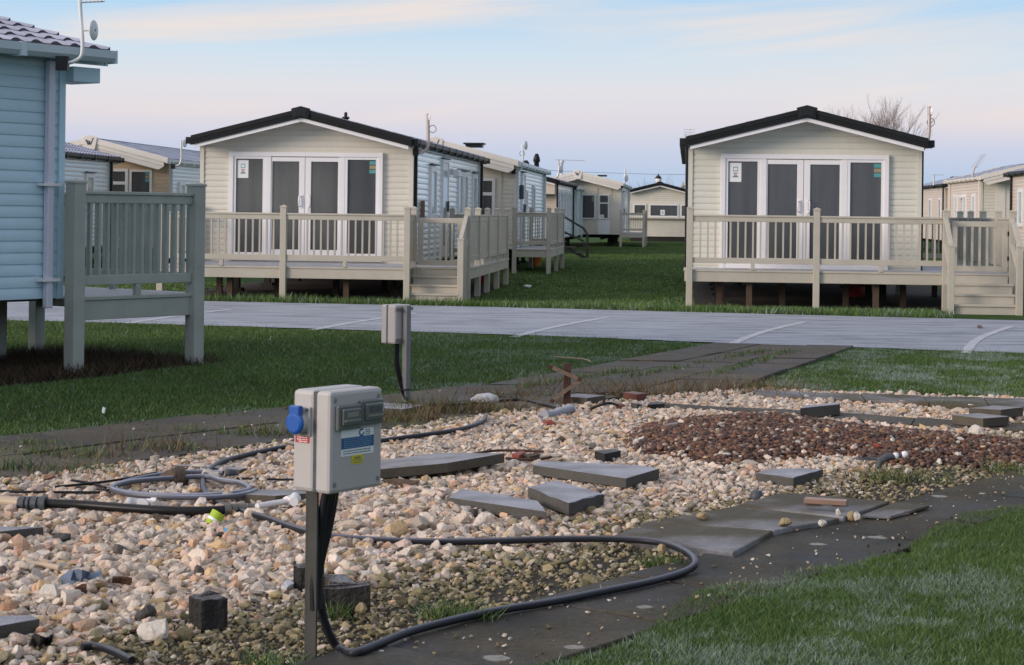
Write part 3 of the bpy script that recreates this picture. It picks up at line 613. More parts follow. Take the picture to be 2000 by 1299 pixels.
class Caravan:
    def __init__(s, name, label, W, L, zf, ze, zr, loc, rz, wall_front, wall_side, roofmat, edge='black', gable_of=.45, side_of=.06, slope=.25, group=None, gutter='black', legs=True, tile=.30, corr=True):
        s.W, s.L, s.zf, s.ze, s.zr = W, L, zf, ze, zr
        s.root = thing(name, label, 'caravan', loc, rz, group); r = s.root
        s.front = lambda a, z, o: (a, -o, z)
        s.back = lambda a, z, o: (-a, L+o, z)
        s.right = lambda a, z, o: (W/2+o, a, z)
        s.left = lambda a, z, o: (-W/2-o, a, z)
        s.slope = slope; h = W/2; xo = h+side_of; zt = lambda x: zr-slope*abs(x)
        s.xo = xo
        wz = lambda z: (-h, h) if z <= zt(h)-.07 else (-(zr-.07-z)/slope, (zr-.07-z)/slope)
        mb = MB(); boards(mb, s.front, zf, zr-.08, wz); s.gable = mb.build('front_wall', wall_front, r)
        mb = MB(); boards(mb, s.back, zf, zr-.08, wz); mb.build('back_wall', wall_front, r)
        for a in (-1, 1): mb = MB(); mb.box(a*h-.035, a*h+.035, -.03, .035, zf-.005, zt(h)-.06); mb.build('corner_trim', wall_front, r)
        for fn in (s.left, s.right): mb = MB(); boards(mb, fn, zf, zt(h)-.06, lambda z: (.036, L-.036)); mb.build('side_wall', wall_side, r)
        for a in (-1, 1): mb = MB(); mb.box(a*h-.036, a*h+.03, L-.036, L+.03, zf-.005, zt(h)-.06); mb.build('corner_trim', wall_side, r)
        mb = MB(); mb.box(-h+.02, h-.02, .02, L-.02, zf-.02, zf+.02)
        for a in (-.55, .55): mb.box(a*h-.05, a*h+.05, .3, L-.3, zf-.22, zf-.021)
        for yy in np.arange(.6, L-.3, 1.6): mb.box(-h+.1, h-.1, yy-.04, yy+.04, zf-.14, zf-.022)
        mb.build('chassis', M['dark'], r)
        if legs:
            for yy in np.linspace(.5, L-.5, 5):
                for a in (-.72, .72):
                    mb = MB(); mb.box(a*h-.055, a*h+.055, yy-.055, yy+.055, 0, zf-.02); mb.box(a*h-.11, a*h+.11, yy-.11, yy+.11, 0, .06); mb.build('support_leg', M['dark'], r)
        # tiled roof, one sheet each side with rolled tiles and stepped courses
        mb = MB(); y0, y1 = -gable_of, L+gable_of; nr = max(3, int(xo/tile)); pitch = .21
        ny = int((y1-y0)/pitch)*(6 if corr else 1)
        ys = np.linspace(y0, y1, ny+1)
        for sg in (-1, 1):
            for i in range(nr):
                xa, xb = xo*i/nr, xo*(i+1)/nr+.02
                vs = []
                for yy in ys:
                    ph = ((yy-y0)/pitch) % 1; c = (.022*max(0, math.sin(ph*2*math.pi))**.7-.004*(ph > .5)) if corr else 0
                    vs.append((sg*xa, yy, zt(xa)+c*.9)); vs.append((sg*xb, yy, zt(xb)+.022+c)); vs.append((sg*xb, yy, zt(xb)-.006))
                fs = []
                for k in range(ny):
                    a = k*3; b = a+3; fs += [(a, a+1, b+1, b), (a+1, a+2, b+2, b+1)]
                mb.add(vs, fs, False)
            mb.hexa([(0, y0, zr-.06), (sg*xo, y0, zt(xo)-.06), (sg*xo, y1, zt(xo)-.06), (0, y1, zr-.06), (0, y0, zr-.012), (sg*xo, y0, zt(xo)-.012), (sg*xo, y1, zt(xo)-.012), (0, y1, zr-.012)])
        mb.tube([(0, y0, zr), (0, y1, zr)], .045, 8)
        s.roof = mb.build('roof', roofmat, r)
        # bargeboards front and back
        for end, ysn in ((y0, -1), (y1, 1)):
            mb = MB(); pale = MB()
            if edge == 'black':
                for sg in (-1, 1):
                    xe = xo+.015
                    for (d0, d1, th) in ((-.028, .045, .075), (.047, .085, .06), (.087, .130, .05)):
                        mb.vprism([(0, end, zr+.02-d0-.02), (sg*xe, end, zt(xe)+.02-d0-.02), (sg*xe*.997, end, zt(xe)-d1), (0, end, zr-d1)], (0, ysn*th, 0))
                    pale.vprism([(0, end-ysn*.02, zr-.132), (sg*(h+.01), end-ysn*.02, zt(h)-.132), (sg*(h+.01), end-ysn*.02, zt(h)-.192), (0, end-ysn*.02, zr-.192)], (0, ysn*.045, 0))
                    pale.hexa([(0, end, zr-.152), (sg*h, end, zt(h)-.152), (sg*h, end-ysn*(gable_of-.003), zt(h)-.152), (0, end-ysn*(gable_of-.003), zr-.152)]+[(0, end, zr-.142), (sg*h, end, zt(h)-.142), (sg*h, end-ysn*(gable_of-.003), zt(h)-.142), (0, end-ysn*(gable_of-.003), zr-.142)])
                cap = MB(); cap.vprism([(0, end+ysn*.075, zr+.065), (.165, end+ysn*.075, zr+.022), (.13, end+ysn*.075, zr-.15), (0, end+ysn*.075, zr-.12), (-.13, end+ysn*.075, zr-.15), (-.165, end+ysn*.075, zr+.022)], (0, ysn*.02, 0))
                cap.vprism([(0, end+ysn*.095, zr+.035), (.12, end+ysn*.095, zr+.005), (.10, end+ysn*.095, zr-.12), (0, end+ysn*.095, zr-.095), (-.10, end+ysn*.095, zr-.12), (-.12, end+ysn*.095, zr+.005)], (0, ysn*.012, 0))
                f = mb.build('bargeboard', M['blackroof'], s.roof); cap.build('ridge_cap', M['black'], s.roof, bevel=.006); pale.build('soffit_strip', M['white'], s.roof)
            elif edge == 'plain':
                for sg in (-1, 1):
                    mb.vprism([(0, end, zr+.0), (sg*(xo-.04), end, zt(xo-.04)+.0), (sg*(xo-.04), end, zt(xo-.04)-.14), (0, end, zr-.14)], (0, ysn*.03, 0))
                    mb.hexa([(0, end, zr-.10), (sg*(xo-.05), end, zt(xo)-.13), (sg*(xo-.05), end-ysn*(gable_of-.003), zt(xo)-.13), (0, end-ysn*(gable_of-.003), zr-.10)]+[(0, end, zr-.085), (sg*(xo-.05), end, zt(xo)-.085), (sg*(xo-.05), end-ysn*(gable_of-.003), zt(xo)-.085), (0, end-ysn*(gable_of-.003), zr-.085)])
                mb.build('bargeboard', wall_side, s.roof)
            else:
                for sg in (-1, 1):
                    xe = xo+.06
                    for (d0, d1, th) in ((-.05, .09, .07), (.095, .19, .05), (.195, .31, .035)):
                        ca = .0 if d1 < .1 else (.10 if d1 < .2 else .24)
                        mb.vprism([(0, end, zr-d0), (sg*(xe-(.0 if d0 < 0 else (.1 if d0 < .15 else .1))), end, zt(xe-(0 if d0 < 0 else .1))-d0), (sg*(xe-ca), end, zt(xe-ca)-d1), (0, end, zr-d1)], (0, ysn*th, 0))
                    mb.hexa([(0, end, zr-.10), (sg*h, end, zt(h)-.10), (sg*h, end-ysn*(gable_of-.003), zt(h)-.10), (0, end-ysn*(gable_of-.003), zr-.10)]+[(0, end, zr-.085), (sg*h, end, zt(h)-.085), (sg*h, end-ysn*(gable_of-.003), zt(h)-.085), (0, end-ysn*(gable_of-.003), zr-.085)])
                f = mb.build('bargeboard', M['offwhite'], s.roof)
                if ysn < 0:
                    e = end-.07
                    cap = MB(); cap.vprism([(0, e, zr+.10), (.20, e, zr+.045), (.13, e, zr-.30), (-.13, e, zr-.30), (-.20, e, zr+.045)], (0, -.03, 0)); cap.build('ridge_badge', M['offwhite'], s.roof, bevel=.012)
                    lg = MB()                          # slanted chevron mark
                    for (ax, az, bx_, bz, wd) in ((-.085, -.02, -.03, -.145, .05), (-.03, -.145, .005, -.075, .03), (-.02, -.045, .02, -.145, .045), (.02, -.145, .095, .03, .03)):
                        lg.vprism([(ax-wd/2, e-.031, zr+az), (ax+wd/2, e-.031, zr+az), (bx_+wd/2*.6, e-.031, zr+bz), (bx_-wd/2*.6, e-.031, zr+bz)], (0, -.008, 0))
                    lg.build('badge_mark', M['fittingdark'], s.roof)
        gm = M['black'] if gutter == 'black' else M[gutter]
        for sg in (-1, 1):
            mb = MB(); x0 = xo+.003; zc = zt(xo)-.05; prof = [(0, .045), (.0, -.035), (.03, -.06), (.075, -.055), (.105, -.02), (.11, .045), (.095, .045), (.09, -.01), (.068, -.04), (.032, -.045), (.015, -.028), (.012, .045)]
            vs = []; n = len(prof)
            for yy in (y0+.02, y1-.02): vs += [(sg*(x0+a), yy, zc+b) for a, b in prof]
            mb.add(vs, [tuple(range(n)), tuple(range(2*n-1, n-1, -1))]+[(i, (i+1) % n, n+(i+1) % n, n+i) for i in range(n)])
            for yy in np.arange(y0+.3, y1-.2, 1.0): mb.box(min(sg*(x0-.001), sg*(x0+.116)), max(sg*(x0-.001), sg*(x0+.116)), yy-.03, yy+.03, zc-.068, zc+.05)
            for yy in (y0, y1-.02): mb.box(min(sg*x0, sg*(x0+.115)), max(sg*x0, sg*(x0+.115)), yy, yy+.02, zc-.065, zc+.05)
            g = mb.build('gutter', gm, r)
            for yy in (.16, L-.16):
                mb = MB(); xa, xb = sorted((sg*(h+.022), sg*(h+.082))); mb.box(xa, xb, yy-.034, yy+.034, zf-.08, zc-.063); mb.build('downpipe', gm, r, bevel=.008)
    def window(s, fn, a0, a1, z0, z1, rails=(), mulls=(), fw=.055, frame='white', glass='glass', name='window', hood=False, out=.045, poster=None, sticker=None, handle=False):
        f = MB(); bx(f, fn, a0, a1, z1-fw, z1, .0, out); bx(f, fn, a0, a1, z0, z0+fw, .0, out+.012); bx(f, fn, a0, a0+fw, z0+fw, z1-fw, .0, out); bx(f, fn, a1-fw, a1, z0+fw, z1-fw, .0, out)
        for zz in rails: bx(f, fn, a0+fw, a1-fw, zz-fw*.55, zz+fw*.55, .0, out-.004)
        for aa in mulls: bx(f, fn, aa-fw*.6, aa+fw*.6, z0+fw, z1-fw, .0, out-.004)
        # rubber trim round the frame
        o = f.build(name, M[frame], s.root, bevel=0)
        zs = [z0+fw*.9]+sorted(rails)+[z1-fw*.9]; as_ = [a0+fw*.9]+sorted(mulls)+[a1-fw*.9]
        for i in range(len(as_)-1):
            for j in range(len(zs)-1):
                p = MB(); bx(p, fn, as_[i], as_[i+1], zs[j], zs[j+1], .016, .021); p.build('pane', M[glass], o)
        if hood: h_ = MB(); bx(h_, fn, a0-.03, a1+.03, z1+.02, z1+.045, .014, .08); h_.build('drip_rail', M['fittingdark'], o)
        if poster:
            p = MB(); bx(p, fn, *poster, .022, .024); p.build('notice', M['paper'], o)
            a, b, c, d_ = poster; w_, h2 = b-a, d_-c
            for (u0, u1, v0, v1, mt) in ((.30,.72,.55,.78,'ink_blue'),(.36,.66,.60,.72,'paper'),(.30,.70,.42,.50,'ink_red'),(.34,.60,.34,.40,'ink_blue'),(.28,.74,.24,.29,'ink_dark'),(.36,.66,.30,.335,'ink_dark')):
                q = MB(); bx(q, fn, a+w_*u0, a+w_*u1, c+h2*v0, c+h2*v1, .024, .0246+(.0006 if mt == 'paper' else 0)); q.build('print', M[mt], o)
        if sticker:
            a, b, c, d_ = sticker
            for (v0, v1, mt) in ((.72, 1, 'ink_teal'), (.36, .66, 'ink_tan'), (0, .30, 'ink_teal')):
                q = MB(); bx(q, fn, a, b, c+(d_-c)*v0, c+(d_-c)*v1, .022, .024); q.build('sticker', M[mt], o)
        return o
    def patio(s, a0, a1, z0, z1):
        fn = s.front; k = (a1-a0)/303.; X = lambda p: a0+(p-445)*k
        f = MB()
        bx(f, fn, a0, a1, z1-.075, z1, 0, .075); bx(f, fn, a0, a0+.075, z0, z1-.075, 0, .075); bx(f, fn, a1-.075, a1, z0, z1-.075, 0, .075)
        bx(f, fn, a0+.075, a1-.075, z0, z0+.09, 0, .07)
        for p in (X(522.5), X(668)): bx(f, fn, p-.05, p+.05, z0+.09, z1-.075, 0, .06)
        o = f.build('patio_window', M['white'], s.root, bevel=.004)
        wd = X(668)-X(522.5)
        for i, (x0, x1) in enumerate(((a0+.075, X(522.5)-.05), (X(668)+.05, a1-.075))):
            g = MB(); bx(g, fn, x0, x1, z0+.09, z1-.075, .0, .028)
            q = MB(); e = .045
            bx(q, fn, x0, x0+e, z0+.09, z1-.075, .028, .055); bx(q, fn, x1-e, x1, z0+.09, z1-.075, .028, .055); bx(q, fn, x0+e, x1-e, z1-.075-e, z1-.075, .028, .055); bx(q, fn, x0+e, x1-e, z0+.09, z0+.09+e, .028, .055)
            q.build('frame', M['white'], o)
            g.build('pane', M['glass'], o)
            if i == 0:
                p = (x0+.065, x0+.255, z1-.45, z1-.145)
                mb = MB(); bx(mb, fn, *p, .0281, .030); mb.build('notice', M['paper'], o)
                w_, h2 = p[1]-p[0], p[3]-p[2]
                for (u0, u1, v0, v1, mt) in ((.30,.72,.55,.80,'ink_blue'),(.36,.66,.60,.75,'paper'),(.32,.72,.43,.49,'ink_red'),(.36,.60,.36,.41,'ink_blue'),(.26,.76,.24,.29,'ink_dark'),(.36,.68,.30,.34,'ink_dark')):
                    mb = MB(); bx(mb, fn, p[0]+w_*u0, p[0]+w_*u1, p[2]+h2*v0, p[2]+h2*v1, .0301, .0306+(.0008 if mt == 'paper' else 0)); mb.build('print', M[mt], o)
            else:
                for j, mt in enumerate(('ink_teal', 'ink_tan', 'ink_teal')):
                    mb = MB(); bx(mb, fn, x1-e-.115, x1-e-.005, z1-.20-.075*j, z1-.14-.075*j, .0281, .030); mb.build('sticker', M[mt], o)
        mid = (X(522.5)+X(668))/2
        for i, (x0, x1) in enumerate(((X(522.5)+.05, mid-.004), (mid+.004, X(668)-.05))):
            st0 = .02 if i == 0 else .10; st1 = .10 if i == 0 else .02
            d_ = MB(); bx(d_, fn, x0, x0+st0, z0+.09, z1-.085, .0, .048); bx(d_, fn, x1-st1, x1, z0+.09, z1-.085, .0, .048); bx(d_, fn, x0+st0, x1-st1, z1-.16, z1-.085, .0, .048); bx(d_, fn, x0+st0, x1-st1, z0+.09, z0+.19, .0, .048)
            do = d_.build('patio_door', M['white'], s.root, bevel=.004)
            g = MB(); bx(g, fn, x0+st0-.004, x1-st1+.004, z0+.186, z1-.156, .01, .024); g.build('pane', M['glass'], do)
            hx = (x1-.05) if i == 0 else (x0+.05); hz = z0+1.02; w2 = -.04 if i == 0 else .04
            hb = MB(); hb.tube([fn(hx, hz-.09, .048), fn(hx+w2, hz-.085, .095), fn(hx+w2, hz, .10), fn(hx+w2, hz+.085, .095), fn(hx, hz+.09, .048)], .013, 6); bx(hb, fn, hx-.022, hx+.022, hz-.12, hz+.12, .048, .058)
            if i: bx(hb, fn, hx-.012, hx+.012, hz-.17, hz-.135, .048, .062)
            hb.build('handle', M['white'], do)
    def door(s, fn, a0, a1, z0, z1):
        f = MB(); fw = .05
        bx(f, fn, a0, a1, z1-fw, z1, 0, .05); bx(f, fn, a0, a0+fw, z0, z1-fw, 0, .05); bx(f, fn, a1-fw, a1, z0, z1-fw, 0, .05); bx(f, fn, a0+fw, a1-fw, z0, z0+fw, 0, .05)
        bx(f, fn, a0+fw, a1-fw, z0+fw, z1-fw, 0, .03); o = f.build('door', M['white'], s.root)
        g = MB(); bx(g, fn, a0+.17, a1-.17, z0+.2, z1-.2, .031, .034); g.build('pane', M['sideglass'], o)
        h_ = MB(); bx(h_, fn, a1-.14, a1-.10, z0+.85, z0+1.05, .031, .07); h_.build('handle', M['fittingdark'], o)
        d_ = MB(); bx(d_, fn, a0-.03, a1+.03, z1+.02, z1+.045, .014, .08); d_.build('drip_rail', M['fittingdark'], o)
def lodge_loc(u_right, W, v): a, b = unpark(u_right-W/2, v); return (a, b, 0)
LG = 'twin black roofed lodges'
def lodge(label, u_right, v, wf):
    c = Caravan('lodge', label, 3.64, 10.7, .52, 2.5, 3.12, lodge_loc(u_right, 3.64, v), -PA, wf, M['silver'], M['rooftile'], group=LG)
    c.patio(-1.335, 1.335, .56, 2.42)
    return c
A = lodge('cream lodge with black roof edge and silvery side wall, left of the alley', -4.72, 32.03, M['cream'])
for a0, a1, z0, z1 in ((2.2, 3.05, 1.30, 2.26), (6.4, 7.15, 1.30, 2.26), (7.3, 8.05, 1.30, 2.26), (9.0, 9.8, 1.30, 2.26)): A.window(A.right, a0, a1, z0, z1, glass='sideglass', hood=True, fw=.10)
A.door(A.right, 3.85, 4.75, .58, 2.42)
mb = MB(); mb.box(A.W/2+.02, A.W/2+.10, 5.0, 5.12, 2.16, 2.28); mb.hexa([(A.W/2+.10, 4.92, 2.10), (A.W/2+.22, 4.92, 2.13), (A.W/2+.22, 5.22, 2.13), (A.W/2+.10, 5.22, 2.10), (A.W/2+.10, 4.92, 2.24), (A.W/2+.22, 4.92, 2.26), (A.W/2+.22, 5.22, 2.26), (A.W/2+.10, 5.22, 2.24)]); mb.build('flood_lamp', M['white'], A.root)
mb = MB(); mb.lathe([(.05, 0), (.05, .05), (.08, .055), (.06, .085), (.03, .09), (.03, .15), (.015, .17)], (.38, 1.6, A.zr-.09), 10); mb.build('roof_vent', M['black'], A.roof)
mb = MB(); mb.box(A.W/2+.02, A.W/2+.13, 1.0, 1.18, 1.25, 1.32); mb.box(A.W/2+.02, A.W/2+.08, 1.02, 1.16, 1.32, 1.62); mb.build('meter_box', M['rustlight'], A.root)
B = lodge('ivory lodge with black roof edge, right of the grassy alley', 3.66, 30.72, M['greencream'])
for a0, a1 in ((2.2, 3.05), (6.4, 7.15), (9.0, 9.8)): B.window(B.right, a0, a1, 1.3, 2.26, glass='sideglass', hood=True, fw=.1)

# near caravan, its long wall towards us
CW, CLn = 3.66, 9.6; ccor = (-3.93, 16.45)
cl = (ccor[0]-NX*CW/2-EX*CLn, ccor[1]-NY*CW/2-EY*CLn, 0)
C_ = Caravan('static_caravan', 'pale blue grey caravan with frosted tile roof cut off by the left edge', CW, CLn, .65, 2.68, 3.30, cl, EA-math.pi/2, M['bluewall'], M['bluewall'], M['rooffrost'], edge='plain', gable_of=.36, side_of=.20, slope=.24, gutter='guttergrey')
mb = MB(); mb.box(CW/2-.25, CW/2+.13, CLn+.03, CLn+.33, 2.53, 2.66); mb.build('soffit_box', M['bluewall'], C_.root, bevel=.004)
mb = MB()
for zz in (.80, 1.62): mb.box(CW/2+.014, CW/2+.10, CLn-.26, CLn-.06, zz, zz+.025)
mb.build('pipe_clip', M['white'], C_.root)
for ob in list(C_.root.children):
    if ob.name.startswith('downpipe'): ob.data.materials[0] = M['lilac']
D = Caravan('static_caravan', 'small silver grey caravan with black gutter, seen between near caravan and tan one', 3.66, 10.6, .52, 2.56, 3.1, lodge_loc(-13.75, 3.66, 33.6), -PA, M['cream'], M['greywall'], M['rooffrost'])
for a0 in (1.0, 3.2, 6.2, 8.6): D.window(D.right, a0, a0+.6, 1.35, 2.2, glass='sideglass', hood=True, fw=.09)
E_ = Caravan('static_caravan', 'tan caravan with cream bargeboard and W shaped badge at the gable', 3.7, 10, .42, 2.5, 3.12, lodge_loc(-12.95, 3.7, 46.3), -PA, M['tan'], M['greywall'], M['rooftile'], edge='cream', gutter='greywall', corr=True)
E_.window(E_.front, .87, 1.44, 1.34, 2.38, sticker=(1.27, 1.38, 2.08, 2.32), fw=.055); E_.window(E_.front, .05, .83, .62, 2.40, rails=(2.04,), fw=.07)
for a0 in (.9, 3.1, 6): E_.window(E_.right, a0, a0+.6, 1.2, 2.1, glass='sideglass', fw=.09)
A2 = Caravan('static_caravan', 'cream caravan with cream bargeboard just behind the left lodge', 3.7, 9.0, .55, 2.5, 3.1, lodge_loc(-4.13, 3.7, 44.9), -PA, M['cream'], M['silver'], M['rooftile'], edge='cream', gutter='greywall')
A2.window(A2.front, .2, 1.38, .95, 2.24, rails=(1.86,), mulls=(.79,), fw=.07, poster=(1.02, 1.2, 1.03, 1.24))
mb = MB(); mb.box(1.44, 1.54, -.03, -.012, .55, 2.5); mb.build('corner_trim', M['cream'], A2.root)
mb = MB(); mb.box(.55, .95, .9, 1.3, 3.0, 3.07); mb.box(.5, 1.0, .85, 1.35, 3.072, 3.11); mb.build('roof_vent', M['black'], A2.roof)
A2.door(A2.right, 1.6, 2.5, .58, 2.4); A2.window(A2.right, 5.0, 5.6, 1.2, 2.15, glass='sideglass', fw=.1); A2.window(A2.right, 2.9, 3.3, 1.5, 2.0, glass='sideglass', fw=.07)
mb = MB(); mb.box(A2.W/2+.02, A2.W/2+.12, 1.0, 1.25, 1.75, 2.1); mb.build('wall_lantern', M['fittingdark'], A2.root, bevel=.03)
A3 = Caravan('static_caravan', 'silver sided caravan with black roof edge and two black flues', 3.7, 9.5, .52, 2.5, 3.0, lodge_loc(-4.5, 3.7, 64), -PA, M['pinkcream'], M['silver'], M['rooftile'], gable_of=.5)
for a0 in (1.0, 2.6, 4.2, 5.8, 7.4): A3.window(A3.right, a0, a0+.75, 1.2, 2.2, glass='sideglass', fw=.1)
mb = MB(); mb.box(-1.85, 1.85, -.45, -.04, 2.05, 2.42); mb.build('front_canopy', M['pinkcream'], A3.root)
for x_, y_, h_, r_ in ((1.1, 1.2, .75, .085), (.78, .6, .42, .09)):
    mb = MB(); zb = A3.zr-.25*x_-.02; mb.lathe([(.13, 0), (.12, .06), (r_, .08), (r_, h_*.62), (r_*1.45, h_*.62), (r_*1.3, h_*.8), (r_*.6, h_)], (x_, y_, zb), 12); mb.build('flue', M['black'], A3.roof)
A4 = Caravan('static_caravan', 'pale teal caravan, only a sliver of wall behind the black gutter', 3.4, 4.0, .5, 2.42, 2.9, lodge_loc(-4.5, 3.4, 75.2), -PA, M['teal'], M['teal'], M['rooftile'], gutter='greywall')
A4.window(A4.right, 1.2, 1.9, 1.2, 2.1, glass='sideglass', fw=.1)
A5 = Caravan('static_caravan', 'cream caravan with angled bay front at the far end of the alley', 3.6, 10, .52, 2.5, 3.15, lodge_loc(-2.88, 3.6, 80.3), -PA, M['cream'], M['silver'], M['rooftile'], edge='cream', gutter='greywall')
A5.window(A5.front, -.02, .74, 1.17, 2.22, fw=.05, sticker=(.58, .70, 1.92, 2.14)); A5.window(A5.front, .88, 1.32, 1.17, 2.22, rails=(1.85,), fw=.05, poster=(.92, 1.10, 1.21, 1.36))
mb = MB(); bx(mb, A5.front, .86, 1.36, .53, 1.14, .014, .03); mb.build('panel', M['white'], A5.root)
for x_ in (.80, 1.40): mb = MB(); mb.box(x_-.03, x_+.03, -.035, -.012, .53, 2.5); mb.build('corner_trim', M['cream'], A5.root)
A5.window(A5.right, 1.2, 1.9, 1.2, 2.2, glass='sideglass', fw=.1); A5.door(A5.right, 2.6, 3.5, .58, 2.35)
mb = MB(); mb.lathe([(.07, 0), (.07, .62), (.11, .63), (.11, .74)], (-.75, .4, A5.zr-.25), 10); mb.build('flue', M['white'], A5.roof)
mb = MB(); mb.box(.75, 1.15, 1.2, 1.6, 3.0, 3.07); mb.build('roof_vent', M['black'], A5.roof)
p6 = PT(1287, 463, 95)
A6 = Caravan('static_caravan', 'low cream caravan with dark roof closing the alley, three windows across its front', 3.05, 8, .28, 2.42, 2.98, (p6[0], 95, 0), R(-2), M['cream'], M['greywall'], M['rooftile'], gable_of=.3, legs=False)
mb = MB(); mb.box(-1.55, 1.55, -.10, -.02, 1.93, 2.0); mb.build('front_ledge', M['cream'], A6.root)
mb = MB(); mb.hexa([(-1.5,-.25,1.19),(1.5,-.25,1.19),(1.5,-.016,1.10),(-1.5,-.016,1.10),(-1.5,-.25,1.27),(1.5,-.25,1.27),(1.5,-.016,1.27),(-1.5,-.016,1.27)]); mb.build('bay_sill', M['cream'], A6.root)
for i, (a0, a1) in enumerate(((-1.3, -.66), (-.50, .95), (1.06, 1.50))):
    A6.window(lambda a, z, o: (a, -.15-o, z), a0, a1, 1.27, 1.90, fw=.055, poster=(.05, .27, 1.36, 1.62) if i == 1 else None)
mb = MB(); mb.box(-1.5, 1.5, -.15, -.016, 1.272, 1.93); mb.build('bay_body', M['cream'], A6.root)
mb = MB(); mb.lathe([(.05, 0), (.07, .02), (.07, .1), (.11, .11), (.10, .2), (.05, .23), (.05, .3), (.02, .36)], (1.2, .6, A6.zr-.25*1.2), 10); mb.build('flue', M['beigepipe'], A6.roof)
mb = MB(); mb.box(-1.45, 1.45, .05, .1, 0, .27); mb.build('skirt', M['dark'], A6.root)
for lab, ul, v0, L_, wf, ws, ed, gt, ro in (
    ('pink lit caravan with dark gutter cut off by the right edge', 9.15, 44.8, 10.2, 'pinkcream', 'pinkcream', 'black', 'black', 'rooftile'),
    ('pink lit caravan with cream bargeboard behind the right deck gate', 9.15, 60.6, 7.2, 'cream', 'pinkcream', 'cream', 'offwhite', 'rooftile'),
    ('far pink lit caravan just right of the ivory lodge', 9.95, 75.2, 10.5, 'pinkcream', 'pinkcream', 'black', 'black', 'rooftile')):
    H_ = Caravan('static_caravan', lab, 3.66, L_, .52, 2.64, 3.2, lodge_loc(ul+3.66, 3.66, v0), -PA, M[wf], M[ws], M[ro], edge=ed, gutter=gt)
    if v0 < 50:
        for a0 in (1.2, 4.2, 6.0, 8.3): H_.window(H_.left, a0, a0+.75, 1.2, 2.25, glass='sideglass', fw=.1)
    elif v0 < 65:
        for a0 in (1.2, 3.2, 5.2): H_.window(H_.left, a0, a0+.7, 1.1, 2.2, glass='sideglass', fw=.1)
        H_.window(H_.front, -.92, -.1, .9, 2.25, rails=(1.75,), fw=.09)
        mb = MB(); mb.box(-1.40, -1.1, -.03, -.012, .53, 2.5); mb.build('corner_trim', M['offwhite'], H_.root)
        mb = MB(); mb.box(-H_.W/2-.3, -H_.W/2-.02, 3.9, 4.3, 2.1, 2.2); mb.build('flood_lamp', M['white'], H_.root)
    else:
        for a0 in (1.0, 4.0, 7.0): H_.window(H_.left, a0, a0+.7, 1.2, 2.2, fw=.08)

